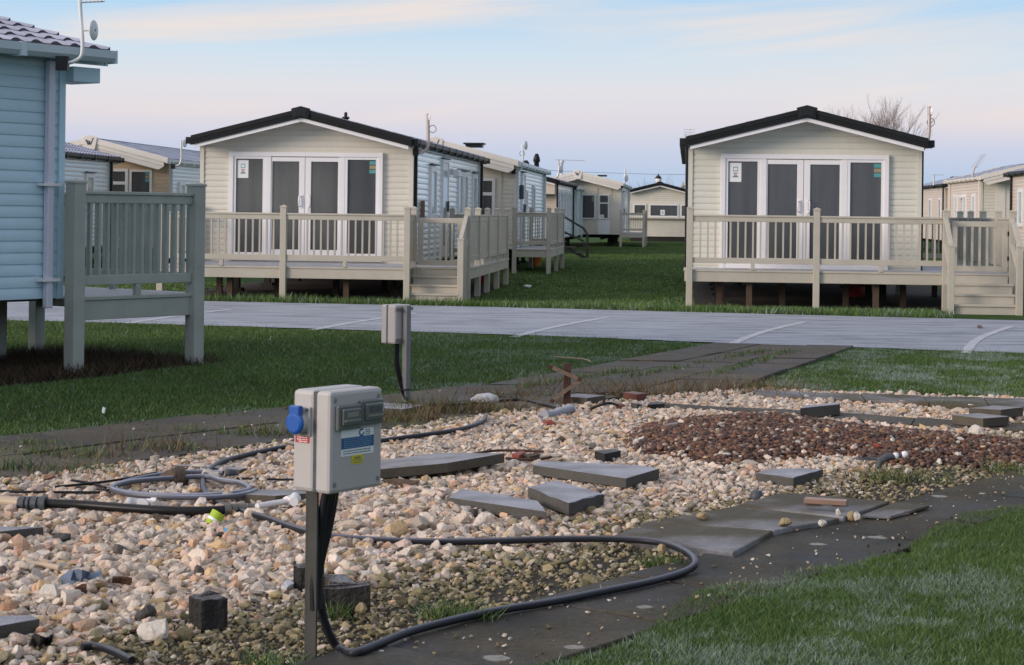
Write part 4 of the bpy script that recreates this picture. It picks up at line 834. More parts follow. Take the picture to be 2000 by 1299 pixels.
# ------------------------------------------------------------------ decks
class Deck:
    def __init__(s, name, label, group, o, rz, m, top):
        s.o = o; s.m = m; s.r = thing(name, label, 'deck', (*unpark(o[0], o[1]), 0) if rz is None else (o[0], o[1], 0), -PA if rz is None else rz, group); s.oo = (o[0], o[1], 0) if rz is None else (0, 0, 0); s.top = top
    def b(s, mb, name, m=None, parent=None, bevel=.004, label=None): return mb.build(name, m or s.m, parent or s.r, s.oo, bevel, label)
    def floor(s, u0, u1, v0, v1, skip=()):
        mb = MB(); n = max(1, round((u1-u0)/.15))
        for i in range(n): mb.box(u0+(u1-u0)*i/n+.003, u0+(u1-u0)*(i+1)/n-.003, v0, v1, s.top-.03, s.top)
        s.b(mb, 'decking', M['decktop'], bevel=0)
    def fascia(s, p0, p1, h=.155, th=.03):
        (u0, v0), (u1, v1) = p0, p1; l = math.hypot(u1-u0, v1-v0); nx, ny = (v1-v0)/l*th/2, -(u1-u0)/l*th/2
        mb = MB(); mb.prism([(u0-nx, v0-ny), (u1-nx, v1-ny), (u1+nx, v1+ny), (u0+nx, v0+ny)], s.top-.032-h, s.top-.032)
        mb.prism([(u0-nx*1.1, v0-ny*1.1), (u1-nx*1.1, v1-ny*1.1), (u1+nx*1.9, v1+ny*1.9), (u0+nx*1.9, v0+ny*1.9)], s.top-.030, s.top+.002); s.b(mb, 'fascia')
    def post(s, u, v, h=.94, w=.098, z0=0, name='post', cap=True):
        mb = MB(); t = s.top+h if h < 5 else h; mb.box(u-w/2, u+w/2, v-w/2, v+w/2, z0, t); po = s.b(mb, name, bevel=.006)
        if cap:
            mb = MB(); e = w/2+.007; mb.box(u-e, u+e, v-e, v+e, t, t+.02)
            e -= .004; mb.add([(u-e,v-e,t+.02),(u+e,v-e,t+.02),(u+e,v+e,t+.02),(u-e,v+e,t+.02),(u,v,t+.045)], [(0,1,4),(1,2,4),(2,3,4),(3,0,4),(3,2,1,0)]); s.b(mb, 'cap', None, po, bevel=0)
        return po
    def leg(s, u, v): mb = MB(); mb.box(u-.045, u+.045, v-.045, v+.045, 0, s.top-.06); s.b(mb, 'support_leg', M['wood'] if s.top < .65 else s.m, bevel=0)
    def rail(s, p0, p1, solid=False, nb=None, z0=.10, z1=.83, w=.098, pitch=.113, name='railing', hgt_=.10):
        (u0, v0), (u1, v1) = p0, p1; l = math.hypot(u1-u0, v1-v0); tu, tv = (u1-u0)/l, (v1-v0)/l
        a0 = (u0+tu*w/2, v0+tv*w/2); a1 = (u1-tu*w/2, v1-tv*w/2)
        at = lambda t, z: (a0[0]+(a1[0]-a0[0])*t, a0[1]+(a1[1]-a0[1])*t, z); T = s.top
        mb = MB(); mb.bar(at(0, T+z1-.045), at(1, T+z1-.045), .045, .075); mb.bar(at(0, T+z1+.008), at(1, T+z1+.008), .075, .03)
        o = s.b(mb, name, bevel=.006)
        mb = MB(); mb.bar(at(0, T+z0+.045), at(1, T+z0+.045), .045, .085); s.b(mb, 'bottom_rail', None, o)
        if l > 1.2: mb = MB(); mb.bar(at(.5, T), at(.5, T+z0), .05, .06, (tu, tv, 0)); s.b(mb, 'foot_block', None, o)
        ll = math.hypot(a1[0]-a0[0], a1[1]-a0[1])
        if solid:
            mb = MB(); n = max(2, int(ll/.14))
            for i in range(n):
                t0, t1 = i/n, (i+1)/n; p, q = at(t0, 0), at(t1, 0); th = .012 if i % 2 else .015; nx, ny = tv*th, -tu*th
                mb.prism([(p[0]-nx, p[1]-ny), (q[0]-nx, q[1]-ny), (q[0]+nx, q[1]+ny), (p[0]+nx, p[1]+ny)], T+z0+.085, T+z1-.08)
            s.b(mb, 'panel', None, o, bevel=0)
        else:
            n = nb or max(1, round(ll/pitch)-1)
            for i in range(n):
                t = (i+1)/(n+1); mb = MB(); mb.bar(at(t, T+z0+.08), at(t, T+z1-.08), .036, .026, (tu, tv, 0)); s.b(mb, 'baluster', None, o, bevel=0)
        return o
    def gate(s, u0, u1, v, z0=.03, z1=.80, nb=5):
        T = s.top; fw = .085; mb = MB()
        mb.box(u0, u0+fw, v-.022, v+.022, T+z0, T+z1); mb.box(u1-fw, u1, v-.022, v+.022, T+z0, T+z1); mb.box(u0+fw, u1-fw, v-.021, v+.021, T+z1-fw, T+z1-.001); mb.box(u0+fw, u1-fw, v-.021, v+.021, T+z0+.001, T+z0+fw)
        o = s.b(mb, 'gate')
        for i in range(nb):
            x = u0+fw+(u1-u0-2*fw)*(i+1)/(nb+1); mb = MB(); mb.box(x-.018, x+.018, v-.013, v+.013, T+z0+fw, T+z1-fw); s.b(mb, 'baluster', None, o, bevel=0)
        for zz in (.2, .58): mb = MB(); mb.box(u1-.01, u1+.03, v-.034, v-.0225, T+zz, T+zz+.07); s.b(mb, 'hinge', M['black'], o, bevel=0)
    def steps(s, u0, u1, v0, v1, n):        # v0 foot, v1 top
        T = s.top; rise = T/(n+1)
        for i in range(n):
            z = T-rise*(i+1); va = v1-(v1-v0)*(i+1)/n; vb = v1-(v1-v0)*i/n; ww = .012*i
            mb = MB(); mb.box(u0-.05+ww, u1+.05-ww, va-.012, vb+.02, z-.032, z); s.b(mb, 'tread', bevel=.005)
            mb = MB(); mb.box(u0-.03+ww, u1+.03-ww, va+.012, va+.034, max(0, z-.032-rise+.03), z-.033); s.b(mb, 'riser', bevel=0)
        mb = MB(); mb.box(u0, u1, v1-.002, v1+.02, T-rise, T-.033); s.b(mb, 'riser', bevel=0)
    def handrail(s, a, b):
        mb = MB(); mb.bar(a, b, .07, .055); s.b(mb, 'handrail', bevel=.008)
DK = 'beige plastic decks of the caravans'
da = Deck('deck', 'beige deck in front of the left cream lodge, steps recessed at its right', DK, (-6.4, 30.9), None, M['deck'], .53)
da.floor(-8.42, -4.40, 29.74, 32.0); da.floor(-4.39, -3.52, 30.45, 36.95)
ex = None
da.fascia((-8.42, 29.72), (-4.40, 29.72)); da.fascia((-4.40, 30.43), (-3.55, 30.43)); da.fascia((-3.52, 30.5), (-3.52, 36.95)); da.fascia((-8.44, 32.0), (-8.44, 29.74))
for u in (-8.42, -6.42, -4.43): da.post(u, 29.70)
for i in range(2): da.rail((-8.42+2*i, 29.70), (-6.42+1.99*i, 29.70), nb=16)
da.post(-8.42, 31.9); da.rail((-8.42, 31.9), (-8.42, 29.70))
da.post(-4.43, 30.40); da.rail((-4.43, 29.70), (-4.43, 30.40), solid=True)
vs = [30.42, 31.9, 33.4, 35.1, 36.9]
for v in vs: da.post(-3.55, v)
for a, b in zip(vs[:-1], vs[1:]): da.rail((-3.55, a), (-3.55, b), solid=True)
da.post(-4.62, 36.9); da.rail((-4.62, 36.9), (-3.55, 36.9))
da.gate(-4.36, -3.625, 30.42, nb=5); da.steps(-4.37, -3.63, 29.72, 30.42, 3)
da.post(-3.58, 29.76, .46, .095, name='newel_post'); da.handrail((-3.58, 29.76, 1.01), (-3.57, 30.38, 1.36)); da.handrail((-3.58, 29.80, .62), (-3.57, 30.38, .97))
mb = MB(); mb.prism([(-3.60, 29.81), (-3.56, 29.81), (-3.55, 30.37), (-3.59, 30.37)], [0,0,0,0], [.98,.98,1.33,1.33]); da.b(mb, 'panel', bevel=0)
for u in (-7.35, -5.45): da.leg(u, 30.0)
for u in (-7.9, -6.9, -5.9, -4.9): da.leg(u, 31.5)
db = Deck('deck', 'beige deck in front of the right ivory lodge, steps down to the road', DK, (2.5, 30.6), None, M['deck'], .585)
db.floor(-.02, 5.0, 29.58, 30.69); db.floor(3.73, 5.0, 30.70, 35.4)
db.fascia((-.02, 29.56), (3.92, 29.56)); db.fascia((3.92, 29.57), (4.98, 29.57)); db.fascia((-.04, 30.6), (-.04, 29.58)); db.fascia((5.02, 29.6), (5.02, 35.4))
for u in (.02, 1.97, 3.93): db.post(u, 29.54)
db.rail((.02, 29.54), (1.97, 29.54), nb=15); db.rail((1.97, 29.54), (3.93, 29.54), nb=15)
db.post(4.93, 29.54); vs = [29.54, 31.0, 32.6, 34.0, 35.3]
for v in vs[1:]: db.post(4.95, v)
for a, b in zip(vs[:-1], vs[1:]): db.rail((4.95, a), (4.95, b), solid=True)
db.post(3.85, 35.3); db.rail((3.85, 35.3), (4.95, 35.3))
db.gate(4.02, 4.865, 29.56, nb=5); db.steps(3.98, 4.86, 28.72, 29.5, 3)
for u in (3.90, 4.90):
    db.post(u, 28.70, .42, .098, name='newel_post', z0=-.03); db.handrail((u, 28.70, 1.03), (u+.02, 29.49, 1.42)); db.handrail((u, 28.75, .66), (u+.02, 29.49, 1.02))
for u in (.95, 2.9): db.leg(u, 29.75)
for u in (.5, 1.5, 2.5, 3.4): db.leg(u, 30.5)
for v in (31.5, 33, 34.5): db.leg(4.4, v)
mb = MB(); mb.prism([unpark(-.28, 30.95), unpark(-.12, 30.95), unpark(-.12, 31.6), unpark(-.28, 31.6)], 0, .03); 
dc = Deck('deck', 'beige deck beside the cream caravan behind the left lodge', DK, (-3.6, 44.5), None, M['deck'], .58)
dc.floor(-4.05, -3.18, 43.8, 48.3); dc.fascia((-4.05, 43.78), (-3.2, 43.78)); dc.fascia((-3.18, 43.8), (-3.18, 48.3))
for u, v in ((-4.02, 43.77), (-3.22, 43.77), (-3.2, 46.0), (-3.2, 48.2), (-4.0, 48.2)): dc.post(u, v)
dc.rail((-4.02, 43.77), (-3.22, 43.77), nb=7); dc.rail((-3.2, 43.77), (-3.2, 46.0), solid=True); dc.rail((-3.2, 46.0), (-3.2, 48.2), solid=True); dc.rail((-4.0, 48.2), (-3.2, 48.2))
de = Deck('deck', 'beige deck at the right side of the far bay fronted caravan', DK, (-2.3, 79.5), None, M['deck'], .60)
de.floor(-2.86, -1.86, 79.6, 84); de.fascia((-2.86, 79.58), (-1.86, 79.58)); de.fascia((-1.85, 79.6), (-1.85, 84))
for u, v in ((-2.83, 79.57), (-1.88, 79.57), (-1.87, 81), (-1.87, 82.5), (-1.87, 84)): de.post(u, v)
de.rail((-2.83, 79.57), (-1.88, 79.57), nb=8)
for a in (79.57, 81, 82.5): de.rail((-1.87, a), (-1.87, a+1.47), solid=True)
# near deck at the end of the near caravan, built along the pitch
o1 = G(141, 730); dn = Deck('deck', 'grey green deck on tall posts at the end of the near blue grey caravan', None, (o1[0], o1[1]), EA, M['deckgrey'], .66)
Ld = 1.43; Wd = 2.2
mb = MB(); nb_ = 10
for i in range(nb_): mb.box(.0, Ld+.04, .0+Wd*i/nb_+.003, Wd*(i+1)/nb_-.003, dn.top-.03, dn.top)
dn.b(mb, 'decking', M['decktop'], bevel=0)
dn.fascia((.04, -.015), (Ld+.02, -.015), .17); dn.fascia((Ld+.06, .0), (Ld+.06, Wd), .17)
for x_, y_ in ((0, -.02), (Ld, -.02)): dn.post(x_, y_, .985, .125)
for x_, y_ in ((Ld, Wd), (0.02, Wd)): dn.post(x_, y_, .985, .115)
dn.leg(.42, 1.5)
dn.rail((0, -.02), (Ld, -.02), nb=12, w=.125, z1=.90); dn.rail((Ld, 0), (Ld, Wd), nb=17, z1=.90); dn.rail((0.02, Wd), (Ld, Wd), nb=10, z1=.90)

# ------------------------------------------------------------------ electric hook-up posts on the pitches
def rbox(x0, x1, y0, y1, z0, z1): return MB().box(x0, x1, y0, y1, z0, z1)
def textbars(par, fn, a0, a1, z1, rows, m, hgt_=.004, gap=.0075, o=0):
    mb = MB(); r = random.Random(4)
    for i in range(rows):
        x = a0
        z = z1-i*gap
        while x < a1-.004:
            w_ = min(r.uniform(.006, .02), a1-x); bx(mb, fn, x, x+w_, z-hgt_, z, o, o+.0006); x += w_+.003
    return mb.build('print', m, par)
def hookup(name, label, loc, rz, zb, zt, W, Dp, post_at, face_back=False):
    t = thing(name, label, 'power post', loc, rz, 'electric hook-up posts'); sp = Dp*.40
    body = rbox(0, W, sp+.003, Dp, zb, zt).build('box', M['bollard'], t, bevel=.014)
    rbox(.003, W-.003, sp-.006, sp+.010, zb+.003, zt-.003).build('seal', M['fittingdark'], body)
    lid = rbox(0, W, 0, sp, zb, zt).build('lid', M['bollard'], t, bevel=.012)
    for a in (.022, W-.022):
        for z in (zb+.028, zt-.028): MB().lathe([(.008, -.0015), (.008, .001)], (a, 0, z), 12, 'y').build('screw', M['screw'], lid); 
    fn = lambda a, z, o: (a, -o, z); h = zt-zb
    if not face_back:
        for (a0, a1, z0, z1) in ((W*.08, W*.52, zt-h*.385, zt-h*.135), (W*.515, W*.945, zt-h*.36, zt-h*.105)):
            c = MB(); bx(c, fn, a0, a1, z0, z1, .001, .016); co = c.build('meter_cover', M['clear'], lid, bevel=.006)
            c = MB(); bx(c, fn, a0+.014, a1-.010, z0+.016, z1-.012, .016, .025); c.build('inner_cover', M['clear'], co, bevel=.005)
            c = MB(); bx(c, fn, a0+.03, a1-.026, z0+.042, z1-.022, .0252, .0262); c.build('dial', M['fittingdark'] if a0 > W*.3 else M['screw'], co)
            c = MB(); bx(c, fn, a0+.02, a1-.016, z0+.028, z0+.034, .0252, .028); c.build('catch', M['screw'], co)
        lab = MB(); bx(lab, fn, W*.20, W*.82, zt-h*.645, zt-h*.39, .0005, .0015); lo = lab.build('label', M['paper'], lid)
        b = MB(); bx(b, fn, W*.20, W*.82, zt-h*.575, zt-h*.465, .0016, .0020); b.build('blue_band', M['labelblue'], lo)
        textbars(lo, fn, W*.25, W*.77, zt-h*.478, 5, M['ink_blue'], .0022, .0062, .0021)
        textbars(lo, fn, W*.24, W*.76, zt-h*.592, 2, M['ink_dark'], .003, .0075, .0016)
        textbars(lo, fn, W*.66, W*.76, zt-h*.405, 3, M['ink_dark'], .003, .006, .0016)
        e = MB(); cx_, cz_ = W*.585, zt-h*.428
        for k in range(16):
            if k in (0, 1): continue
            a, a2 = k*math.pi/8, (k+1)*math.pi/8; e.add([fn(cx_+.013*math.cos(a), cz_+.013*math.sin(a), .002), fn(cx_+.013*math.cos(a2), cz_+.013*math.sin(a2), .002), fn(cx_+.007*math.cos(a2), cz_+.007*math.sin(a2), .002), fn(cx_+.007*math.cos(a), cz_+.007*math.sin(a), .002)], [(0,1,2,3)])
        e.build('emblem', M['labelblue'], lo)
        y_ = MB(); bx(y_, fn, W*.40, W*.625, zt-h*.735, zt-h*.645, .0005, .0013); yo = y_.build('warning_label', M['labelyellow'], lid)
        textbars(yo, fn, W*.46, W*.57, zt-h*.665, 1, M['ink_dark'], .005, .008, .0014); textbars(yo, fn, W*.425, W*.60, zt-h*.69, 2, M['ink_dark'], .0022, .007, .0014)
        ls = lambda a, z, o: (-o, a, z)
        pl = MB(); bx(pl, ls, sp+.014, Dp-.004, zt-h*.45, zt-h*.16, 0, .010); po = pl.build('socket_plate', M['bollard'], t, bevel=.006)
        for a in (sp+.024, Dp-.014):
            for z in (zt-h*.19, zt-h*.42): MB().lathe([(.006, -.013), (.006, -.010)], (0, a, z), 8, 'x').build('screw', M['screw'], po)
        ya, za = (sp+Dp)/2+.004, zt-h*.32
        MB().lathe([(.030, -.034), (.032, -.010)], (0, ya, za), 20, 'x').build('socket', M['bollard'], po)
        cp = MB(); cp.lathe([(.026, -.046), (.035, -.041), (.036, -.034)], (0, ya, za), 20, 'x'); bx(cp, ls, ya-.022, ya+.020, za+.02, za+.055, .022, .044); cp.build('socket_flap', M['blueplug'], po, bevel=.004)
        rl = MB(); bx(rl, ls, sp+.022, Dp-.014, zt-h*.52, zt-h*.455, .0005, .0013); ro = rl.build('red_label', M['labelred'], body)
        textbars(ro, ls, sp+.03, Dp-.022, zt-h*.462, 3, M['paper'], .0025, .0065, .0014)
    else:
        for z in (zb+.03, zt-.03):
            mb = MB(); mb.box(-.006, W+.006, Dp, Dp+.012, z-.012, z+.012); mb.build('bracket', M['galv'], body, bevel=.003)
    px_, py_, pw = post_at
    mb = MB()
    if face_back: mb.box(px_-pw/2, px_+pw/2, Dp+.012, Dp+.012+pw*.8, -.05, zt-.005)
    else:
        mb.box(px_-pw/2, px_+pw/2, py_-.004, py_+.004, -.05, zb+.2); mb.box(px_-pw/2, px_-pw/2+.008, py_-pw, py_-.0041, -.05, zb+.0)
    mb.build('post', M['galv'] if face_back else M['postdark'], t, bevel=.001)
    return t
K = (-.553, 5.85)
hb = hookup('power_post', 'grey hook-up post in the foreground with blue socket and blue label', (K[0], K[1], 0), EA, .567, .885, .25, .158, (.10, .165, .045))
mb = MB(); lw = lambda x_, y_, z_: ((x_-K[0])*EX+(y_-K[1])*EY, -(x_-K[0])*NX-(y_-K[1])*NY, z_)
for k in range(3):
    pts = [(.12+.03*k, .10+.015*k, .57), (.115+.018*k, .13, .45), (.09+.012*k, .14, .30), (.085+.01*k, .135, .18)]
    mb.tube(spline(pts, 5), .0125, 8)
mb.build('feed_cable', M['blackpipe'], hb)
g2 = G(793, 787)
h2 = hookup('power_post', 'light grey hook-up post seen from behind, standing on the lawn edge', (g2[0]-.075, g2[1]+.02, 0), EA+math.pi, .455, .745, .19, .14, (.095, .15, .05), True)
mb = MB()
for k in range(3): mb.tube(spline([(.10+.02*k, .10, .46), (.125+.02*k, .12, .32), (.11+.016*k, .15, .16), (.095+.012*k, .19, .05), (.08, .22+.05*k, .01)], 5), .0075, 6)
mb.build('feed_cable', M['blackpipe'], h2); MB().box(.06, .15, .13, .205, .115, .122).build('cable_tie', M['black'], h2)

# ------------------------------------------------------------------ loose slabs and blocks
SL = 'loose paving slabs on the pitch'
def slab(name, label, cat, pts, zs, th, m, rough=0, group=None, bev=.004):
    if not hasattr(zs, '__len__'): zs = [zs]*len(pts)
    if group == SL and m is not M['pathfrost']: zs = [z+.020 for z in zs]; th += .002
    P = [G(a, b, z) for (a, b), z in zip(pts, zs)]; n = len(P); out = []
    for i in range(n):
        p, q = P[i], P[(i+1) % n]; k = 7 if rough else 1
        for j in range(k):
            t = j/k; jx = 0 if j == 0 else rough
            out.append(tuple(p[c]+(q[c]-p[c])*t+random.uniform(-1, 1)*jx*(1 if c < 2 else .35) for c in range(3)))
    ar = sum(out[i][0]*out[(i+1) % len(out)][1]-out[(i+1) % len(out)][0]*out[i][1] for i in range(len(out)))
    if ar < 0: out = out[::-1]
    mb = MB(); mb.prism([p[:2] for p in out], [p[2]-th+random.uniform(-1, 1)*rough*.4 for p in out], [p[2] for p in out])
    c = (sum(p[0] for p in out)/len(out), sum(p[1] for p in out)/len(out), max(0, min(p[2] for p in out)-th))
    return tag(mb.build(name, m, None, c, bevel=bev), label, cat, group)
slab('paving_slab', 'long frosted slab half hidden behind the grey power box', 'slab', [(690,921),(874,904),(986,885),(860,884),(740,899)], [.085,.105,.10,.075,.065], .05, M['slabdry'], group=SL)
slab('paving_slab', 'large five sided grey slab lying on gravel below the red heap', 'slab', [(1040,908),(1223,934),(1288,915),(1252,909),(1056,900)], [.085,.085,.085,.08,.08], .05, M['slab'], group=SL)
slab('paving_slab', 'broken rough edged slab leaning on the pointed slab', 'slab', [(1031,951),(1111,982),(1180,965),(1089,939)], [.10,.095,.085,.09], .058, M['slab'], .008, group=SL)
slab('paving_slab', 'pointed grey slab under the corner of the broken one', 'slab', [(876,971),(1067,999),(1051,978),(901,954)], [.075,.075,.07,.07], .052, M['slab'], group=SL)
slab('paving_slab', 'cut slab with pale frosted top between red heap and front path', 'slab', [(1476,923),(1550,933),(1608,916),(1536,914),(1494,917)], [.07,.07,.075,.07,.065], .055, M['slab'], .004, group=SL)
slab('paving_slab', 'thin frosted slab at the far left corner of the red heap', 'slab', [(1292,829),(1322,832),(1450,823),(1450,819),(1356,819)], [.07,.07,.09,.09,.06], .04, M['slab'], group=SL)
slab('paving_slab', 'slab tipped on edge in the strip of gravel behind the low kerb', 'slab', [(1563,797),(1641,789),(1638,786),(1570,792)], [.105,.115,.09,.085], .075, M['slab'], group=SL)
slab('paving_slab', 'upper frosted slab at the right edge by the far kerb', 'slab', [(1892,797),(1955,800),(1999,795),(1940,792)], .11, .06, M['slabdry'], group=SL)
slab('paving_slab', 'frosted slab lying across the low kerb near the right edge', 'slab', [(1859,810),(1920,817),(1971,813),(1912,807)], .10, .06, M['slabdry'], group=SL)
slab('paving_slab', 'slab lying on the brown path behind the rusty pole', 'slab', [(1085,773),(1147,777),(1183,772),(1130,769)], .08, .052, M['slabdry'], group=SL)
slab('paving_slab', 'slab at the left edge under the beige end of the black pipe', 'slab', [(-60,1040),(8,1037),(62,1031),(86,1029),(-60,1027)], .065, .05, M['slab'], group=SL)
slab('paving_slab', 'grey slab cut off by the left edge near the bottom corner', 'slab', [(-60,1232),(78,1208),(62,1201),(-50,1203)], .07, .055, M['slab'], group=SL)
slab('paving_slab', 'slab lying between the hose coil and the power post', 'slab', [(452,964),(538,968),(612,962),(600,956),(488,956)], .075, .052, M['slabdry'], group=SL)
slab('paving_slab', 'half buried slab under the end of the hose coil', 'slab', [(335,908),(470,917),(480,914),(400,906)], .048, .03, M['slabdry'], group=SL)
slab('paving_slab', 'small pad slab under the far hook-up post', 'slab', [(735,796),(790,799),(826,791),(745,786)], .045, .04, M['slab'], group=SL)
slab('paving_slab', 'wide wet frosted slab at the bend of the black cable', 'slab', [(1196,1046),(1432,1078),(1510,1036),(1268,1018)], .048, .045, M['pathfrost'], group=SL, bev=.006)
slab('paving_slab', 'frosted slab beside the front path, two white stones on it', 'slab', [(1270,1017),(1512,1035),(1640,1012),(1436,988)], .048, .045, M['pathfrost'], group=SL, bev=.006)
slab('paving_slab', 'frosted slab carrying the small terracotta board', 'slab', [(1438,986),(1648,1009),(1738,979),(1530,961)], .050, .045, M['pathfrost'], group=SL, bev=.006)
slab('paving_slab', 'thin frosted offcut on the front path right of terracotta board', 'slab', [(1682,1006),(1748,980),(1815,987),(1740,1008)], .046, .015, M['pathfrost'], group=SL)
tr = slab('wooden_board', 'terracotta coloured board raised on little blocks over a frosted slab', 'board', [(1570,974),(1653,979),(1655,975),(1574,970)], .105, .022, M['tray'], bev=.002)
for a, b in ((1590, 984), (1640, 985)):
    q = G(a, b, .06); mb = MB(); mb.box(-.035+q[0]-tr.location[0], .035+q[0]-tr.location[0], q[1]-tr.location[1], q[1]-tr.location[1]+.06, .05-tr.location[2], .084-tr.location[2]); mb.build('block', M['wood'], tr)
BG = 'loose bricks and blocks'
def block(name, label, quad, z, th, m, rough=.003): return slab(name, label, 'brick' if 'brick' in name else 'block', quad, z, th, m, rough, BG)
block('brick', 'single red brick standing on the brown path', [(1217,766),(1243,770),(1263,768),(1237,764)], .10, .068, M['redbrick'], 0)
block('brick', 'small dark brick left of the red heap', [(1161,880),(1181,886),(1213,880),(1198,876)], .10, .065, M['darkblock'], 0)
block('block', 'broken pale grey block by the far end of the gravel', [(1232,786),(1244,788),(1264,793),(1252,788)], [.09,.09,.05,.05], .06, M['slab'], .004)
block('block', 'broken dark block with bitten top beside the pale grey block', [(1264,790),(1298,788),(1294,784),(1270,785)], .085, .06, M['darkblock'], .006)
block('brick', 'black broken half brick standing alone on the lower left gravel', [(368,1163),(393,1173),(446,1168),(418,1153)], [.135,.13,.13,.15], .105, M['darkblock'], .004)
block('brick', 'black broken brick just left of the near power post', [(573,1104),(583,1109),(634,1107),(618,1093)], [.13,.125,.13,.145], .09, M['darkblock'], .005)
block('block', 'dark grey block behind the upright broken slab', [(628,1124),(674,1121),(697,1140),(650,1138)], [.125,.12,.09,.10], .08, M['slabdry'], .004)
block('block', 'upright broken slab beside the near power post', [(626,1151),(640,1142),(719,1137),(724,1143),(680,1149)], [.105,.12,.125,.12,.11], .095, M['darkblock'], .003)

# ------------------------------------------------------------------ stones that stand out
def rock(label, x0, y0, x1, y1, m, seed=0, name='stone', cat='stone', group='odd stones lying about', zb=.03, cuts=8):
    q = G((x0+x1)/2, y1, zb); w_ = (x1-x0)*q[1]/F; h_ = (y1-y0)*q[1]/F; r = np.random.default_rng(seed+int(x0)*7+int(y0))
    bm = bmesh.new(); bmesh.ops.create_icosphere(bm, subdivisions=3, radius=1); V = np.array([v.co[:] for v in bm.verts]); Fc = [[v.index for v in f.verts] for f in bm.faces]; bm.free()
    for j in range(cuts):
        n = r.normal(size=3); n /= np.linalg.norm(n); h = r.uniform(.5, .8); dd = V@n; k = dd > h; V[k] -= np.outer(dd[k]-h, n)
    V *= (1+.05*r.normal(size=(len(V), 1))*.5); V -= (V.max(0)+V.min(0))/2; V /= (V.max(0)-V.min(0)); V *= np.array([w_, w_*r.uniform(.7, .95), h_*1.15]); V[:,2] += h_*.5
    mb = MB(); mb.add([tuple(v+np.array([q[0], q[1]+w_*.35, zb])) for v in V], Fc)
    return tag(mb.build(name, m, None, (q[0], q[1]+w_*.35, zb)), label, cat, group)
rock('brown lumpy rock inside the hose coil', 304, 917, 366, 954, M['brownrock'], cuts=5)
rock('large white stone by the mossy gravel at lower left', 262, 1216, 326, 1254, M['whitestone'])
rock('dark pointed stone right above the large white stone', 259, 1187, 303, 1224, M['darkrock'])
rock('dark oval stone on the pale gravel near the left edge', 97, 1045, 136, 1066, M['darkrock'])
rock('brown stone beneath the black pipe', 295, 1006, 330, 1023, M['brownrock'])
rock('black rounded stone right of the lime cup', 431, 1007, 459, 1022, M['darkrock'])
rock('red oval tile shard above the pointed slab', 834, 959, 871, 973, M['redstone'], name='tile_shard', cat='shard', cuts=2)
rock('dark stone in front of the pointed slab', 908, 996, 934, 1016, M['darkrock'])
rock('white triangular stone on gravel at the right edge', 1892, 832, 1924, 856, M['whitestone'])
rock('reddish stone next to the black hose arc', 1203, 789, 1223, 803, M['redbrick'])
rock('round ochre stone on the frosty slab nearest the cable', 1361, 1003, 1389, 1016, M['ochrerock'], zb=.05)
rock('pale stone on the right half of the frosty slab', 1522, 1014, 1550, 1029, M['ochrerock'], zb=.05)
rock('pointed pink stone at the slab joint', 1599, 1017, 1616, 1029, M['whitestone'], zb=.05)
rock('small upright stone near the terracotta board', 1633, 994, 1643, 1007, M['whitestone'], zb=.05)
rock('pair of pale stones on the path, left one', 1655, 1000, 1672, 1017, M['ochrerock'], zb=.03)
rock('pair of pale stones on the path, right one', 1667, 1001, 1682, 1018, M['whitestone'], zb=.03)
rock('dark pebble on the frosted offcut', 1763, 1000, 1778, 1009, M['darkrock'], zb=.046)
rock('ochre stone in front of the upright broken slab', 692, 1179, 717, 1200, M['ochrerock'])
rock('flat pale stone on mossy gravel right of the blocks', 698, 1118, 730, 1134, M['whitestone'])
rock('olive stone on bare soil near the bend of the cable', 766, 1163, 795, 1183, M['ochrerock'])
rock('round stone inside the cable loop on the gravel', 1284, 1065, 1303, 1083, M['ochrerock'])
rock('big pinkish stone below the lime cup', 278, 1032, 304, 1056, M['whitestone'])
rock('grey blue stone near the left edge', 66, 1146, 115, 1177, M['whitestone'])
rock('pink pebble on top of the red heap', 1706, 867, 1726, 876, M['redstone'], zb=.08)
for i, (a, b, lab) in enumerate(((955, 828, 'black curved stone at the far edge of the gravel'), (990, 830, 'black long stone beside the black curved one'))): rock(lab, a, b, a+22+8*i, b+11, M['darkrock'])
rock('tan broken tile right of the black stones', 1058, 822, 1086, 834, M['redstone'], name='tile_shard', cat='shard', cuts=4)
rock('brown block stone in the middle of the pale gravel', 1084, 853, 1106, 868, M['brownrock'])
rock('dark grey cube stone beside the power box', 729, 966, 752, 979, M['darkrock'])

# ------------------------------------------------------------------ hoses, pipes and scraps
def line(name, label, cat, px, r, m, z=.055, k=7, n=10, group=None, zs=None):
    P = [G(a, b, (zs[i] if zs else z)) for i, (a, b) in enumerate(px)]; c = P[0]
    mb = MB(); mb.tube(spline(P, k), r, n); return tag(mb.build(name, m, None, (c[0], c[1], 0)), label, cat, group)
cab = [(948,812),(945,821),(925,831),(880,842),(800,853),(730,862),(640,867),(560,873),(510,882),(460,894),(425,906),(402,925),(396,945),(402,965),(425,982),(470,998),(520,1012),(570,1030),(640,1047),(740,1055),(850,1058),(960,1057),(1090,1053),(1210,1053),(1290,1060),(1340,1078),(1358,1099),(1338,1116),(1275,1135),(1180,1155),(1080,1175),(980,1191),(890,1210),(800,1234),(735,1260),(692,1275)]
P = [G(a, b, .066 if i < 27 else .047) for i, (a, b) in enumerate(cab)]
P += [PT(662,1266,6.12), PT(642,1236,6.1), PT(628,1190,6.07), PT(622,1130,6.05), PT(624,1060,6.03), PT(632,990,6.0), PT(640,958,5.99)]
mb = MB(); mb.tube(spline(P, 7), .0145, 10); tag(mb.build('cable', M['hose'], None, (P[0][0], P[0][1], 0)), 'long dark grey cable looping over the gravel to the near power post', 'cable')
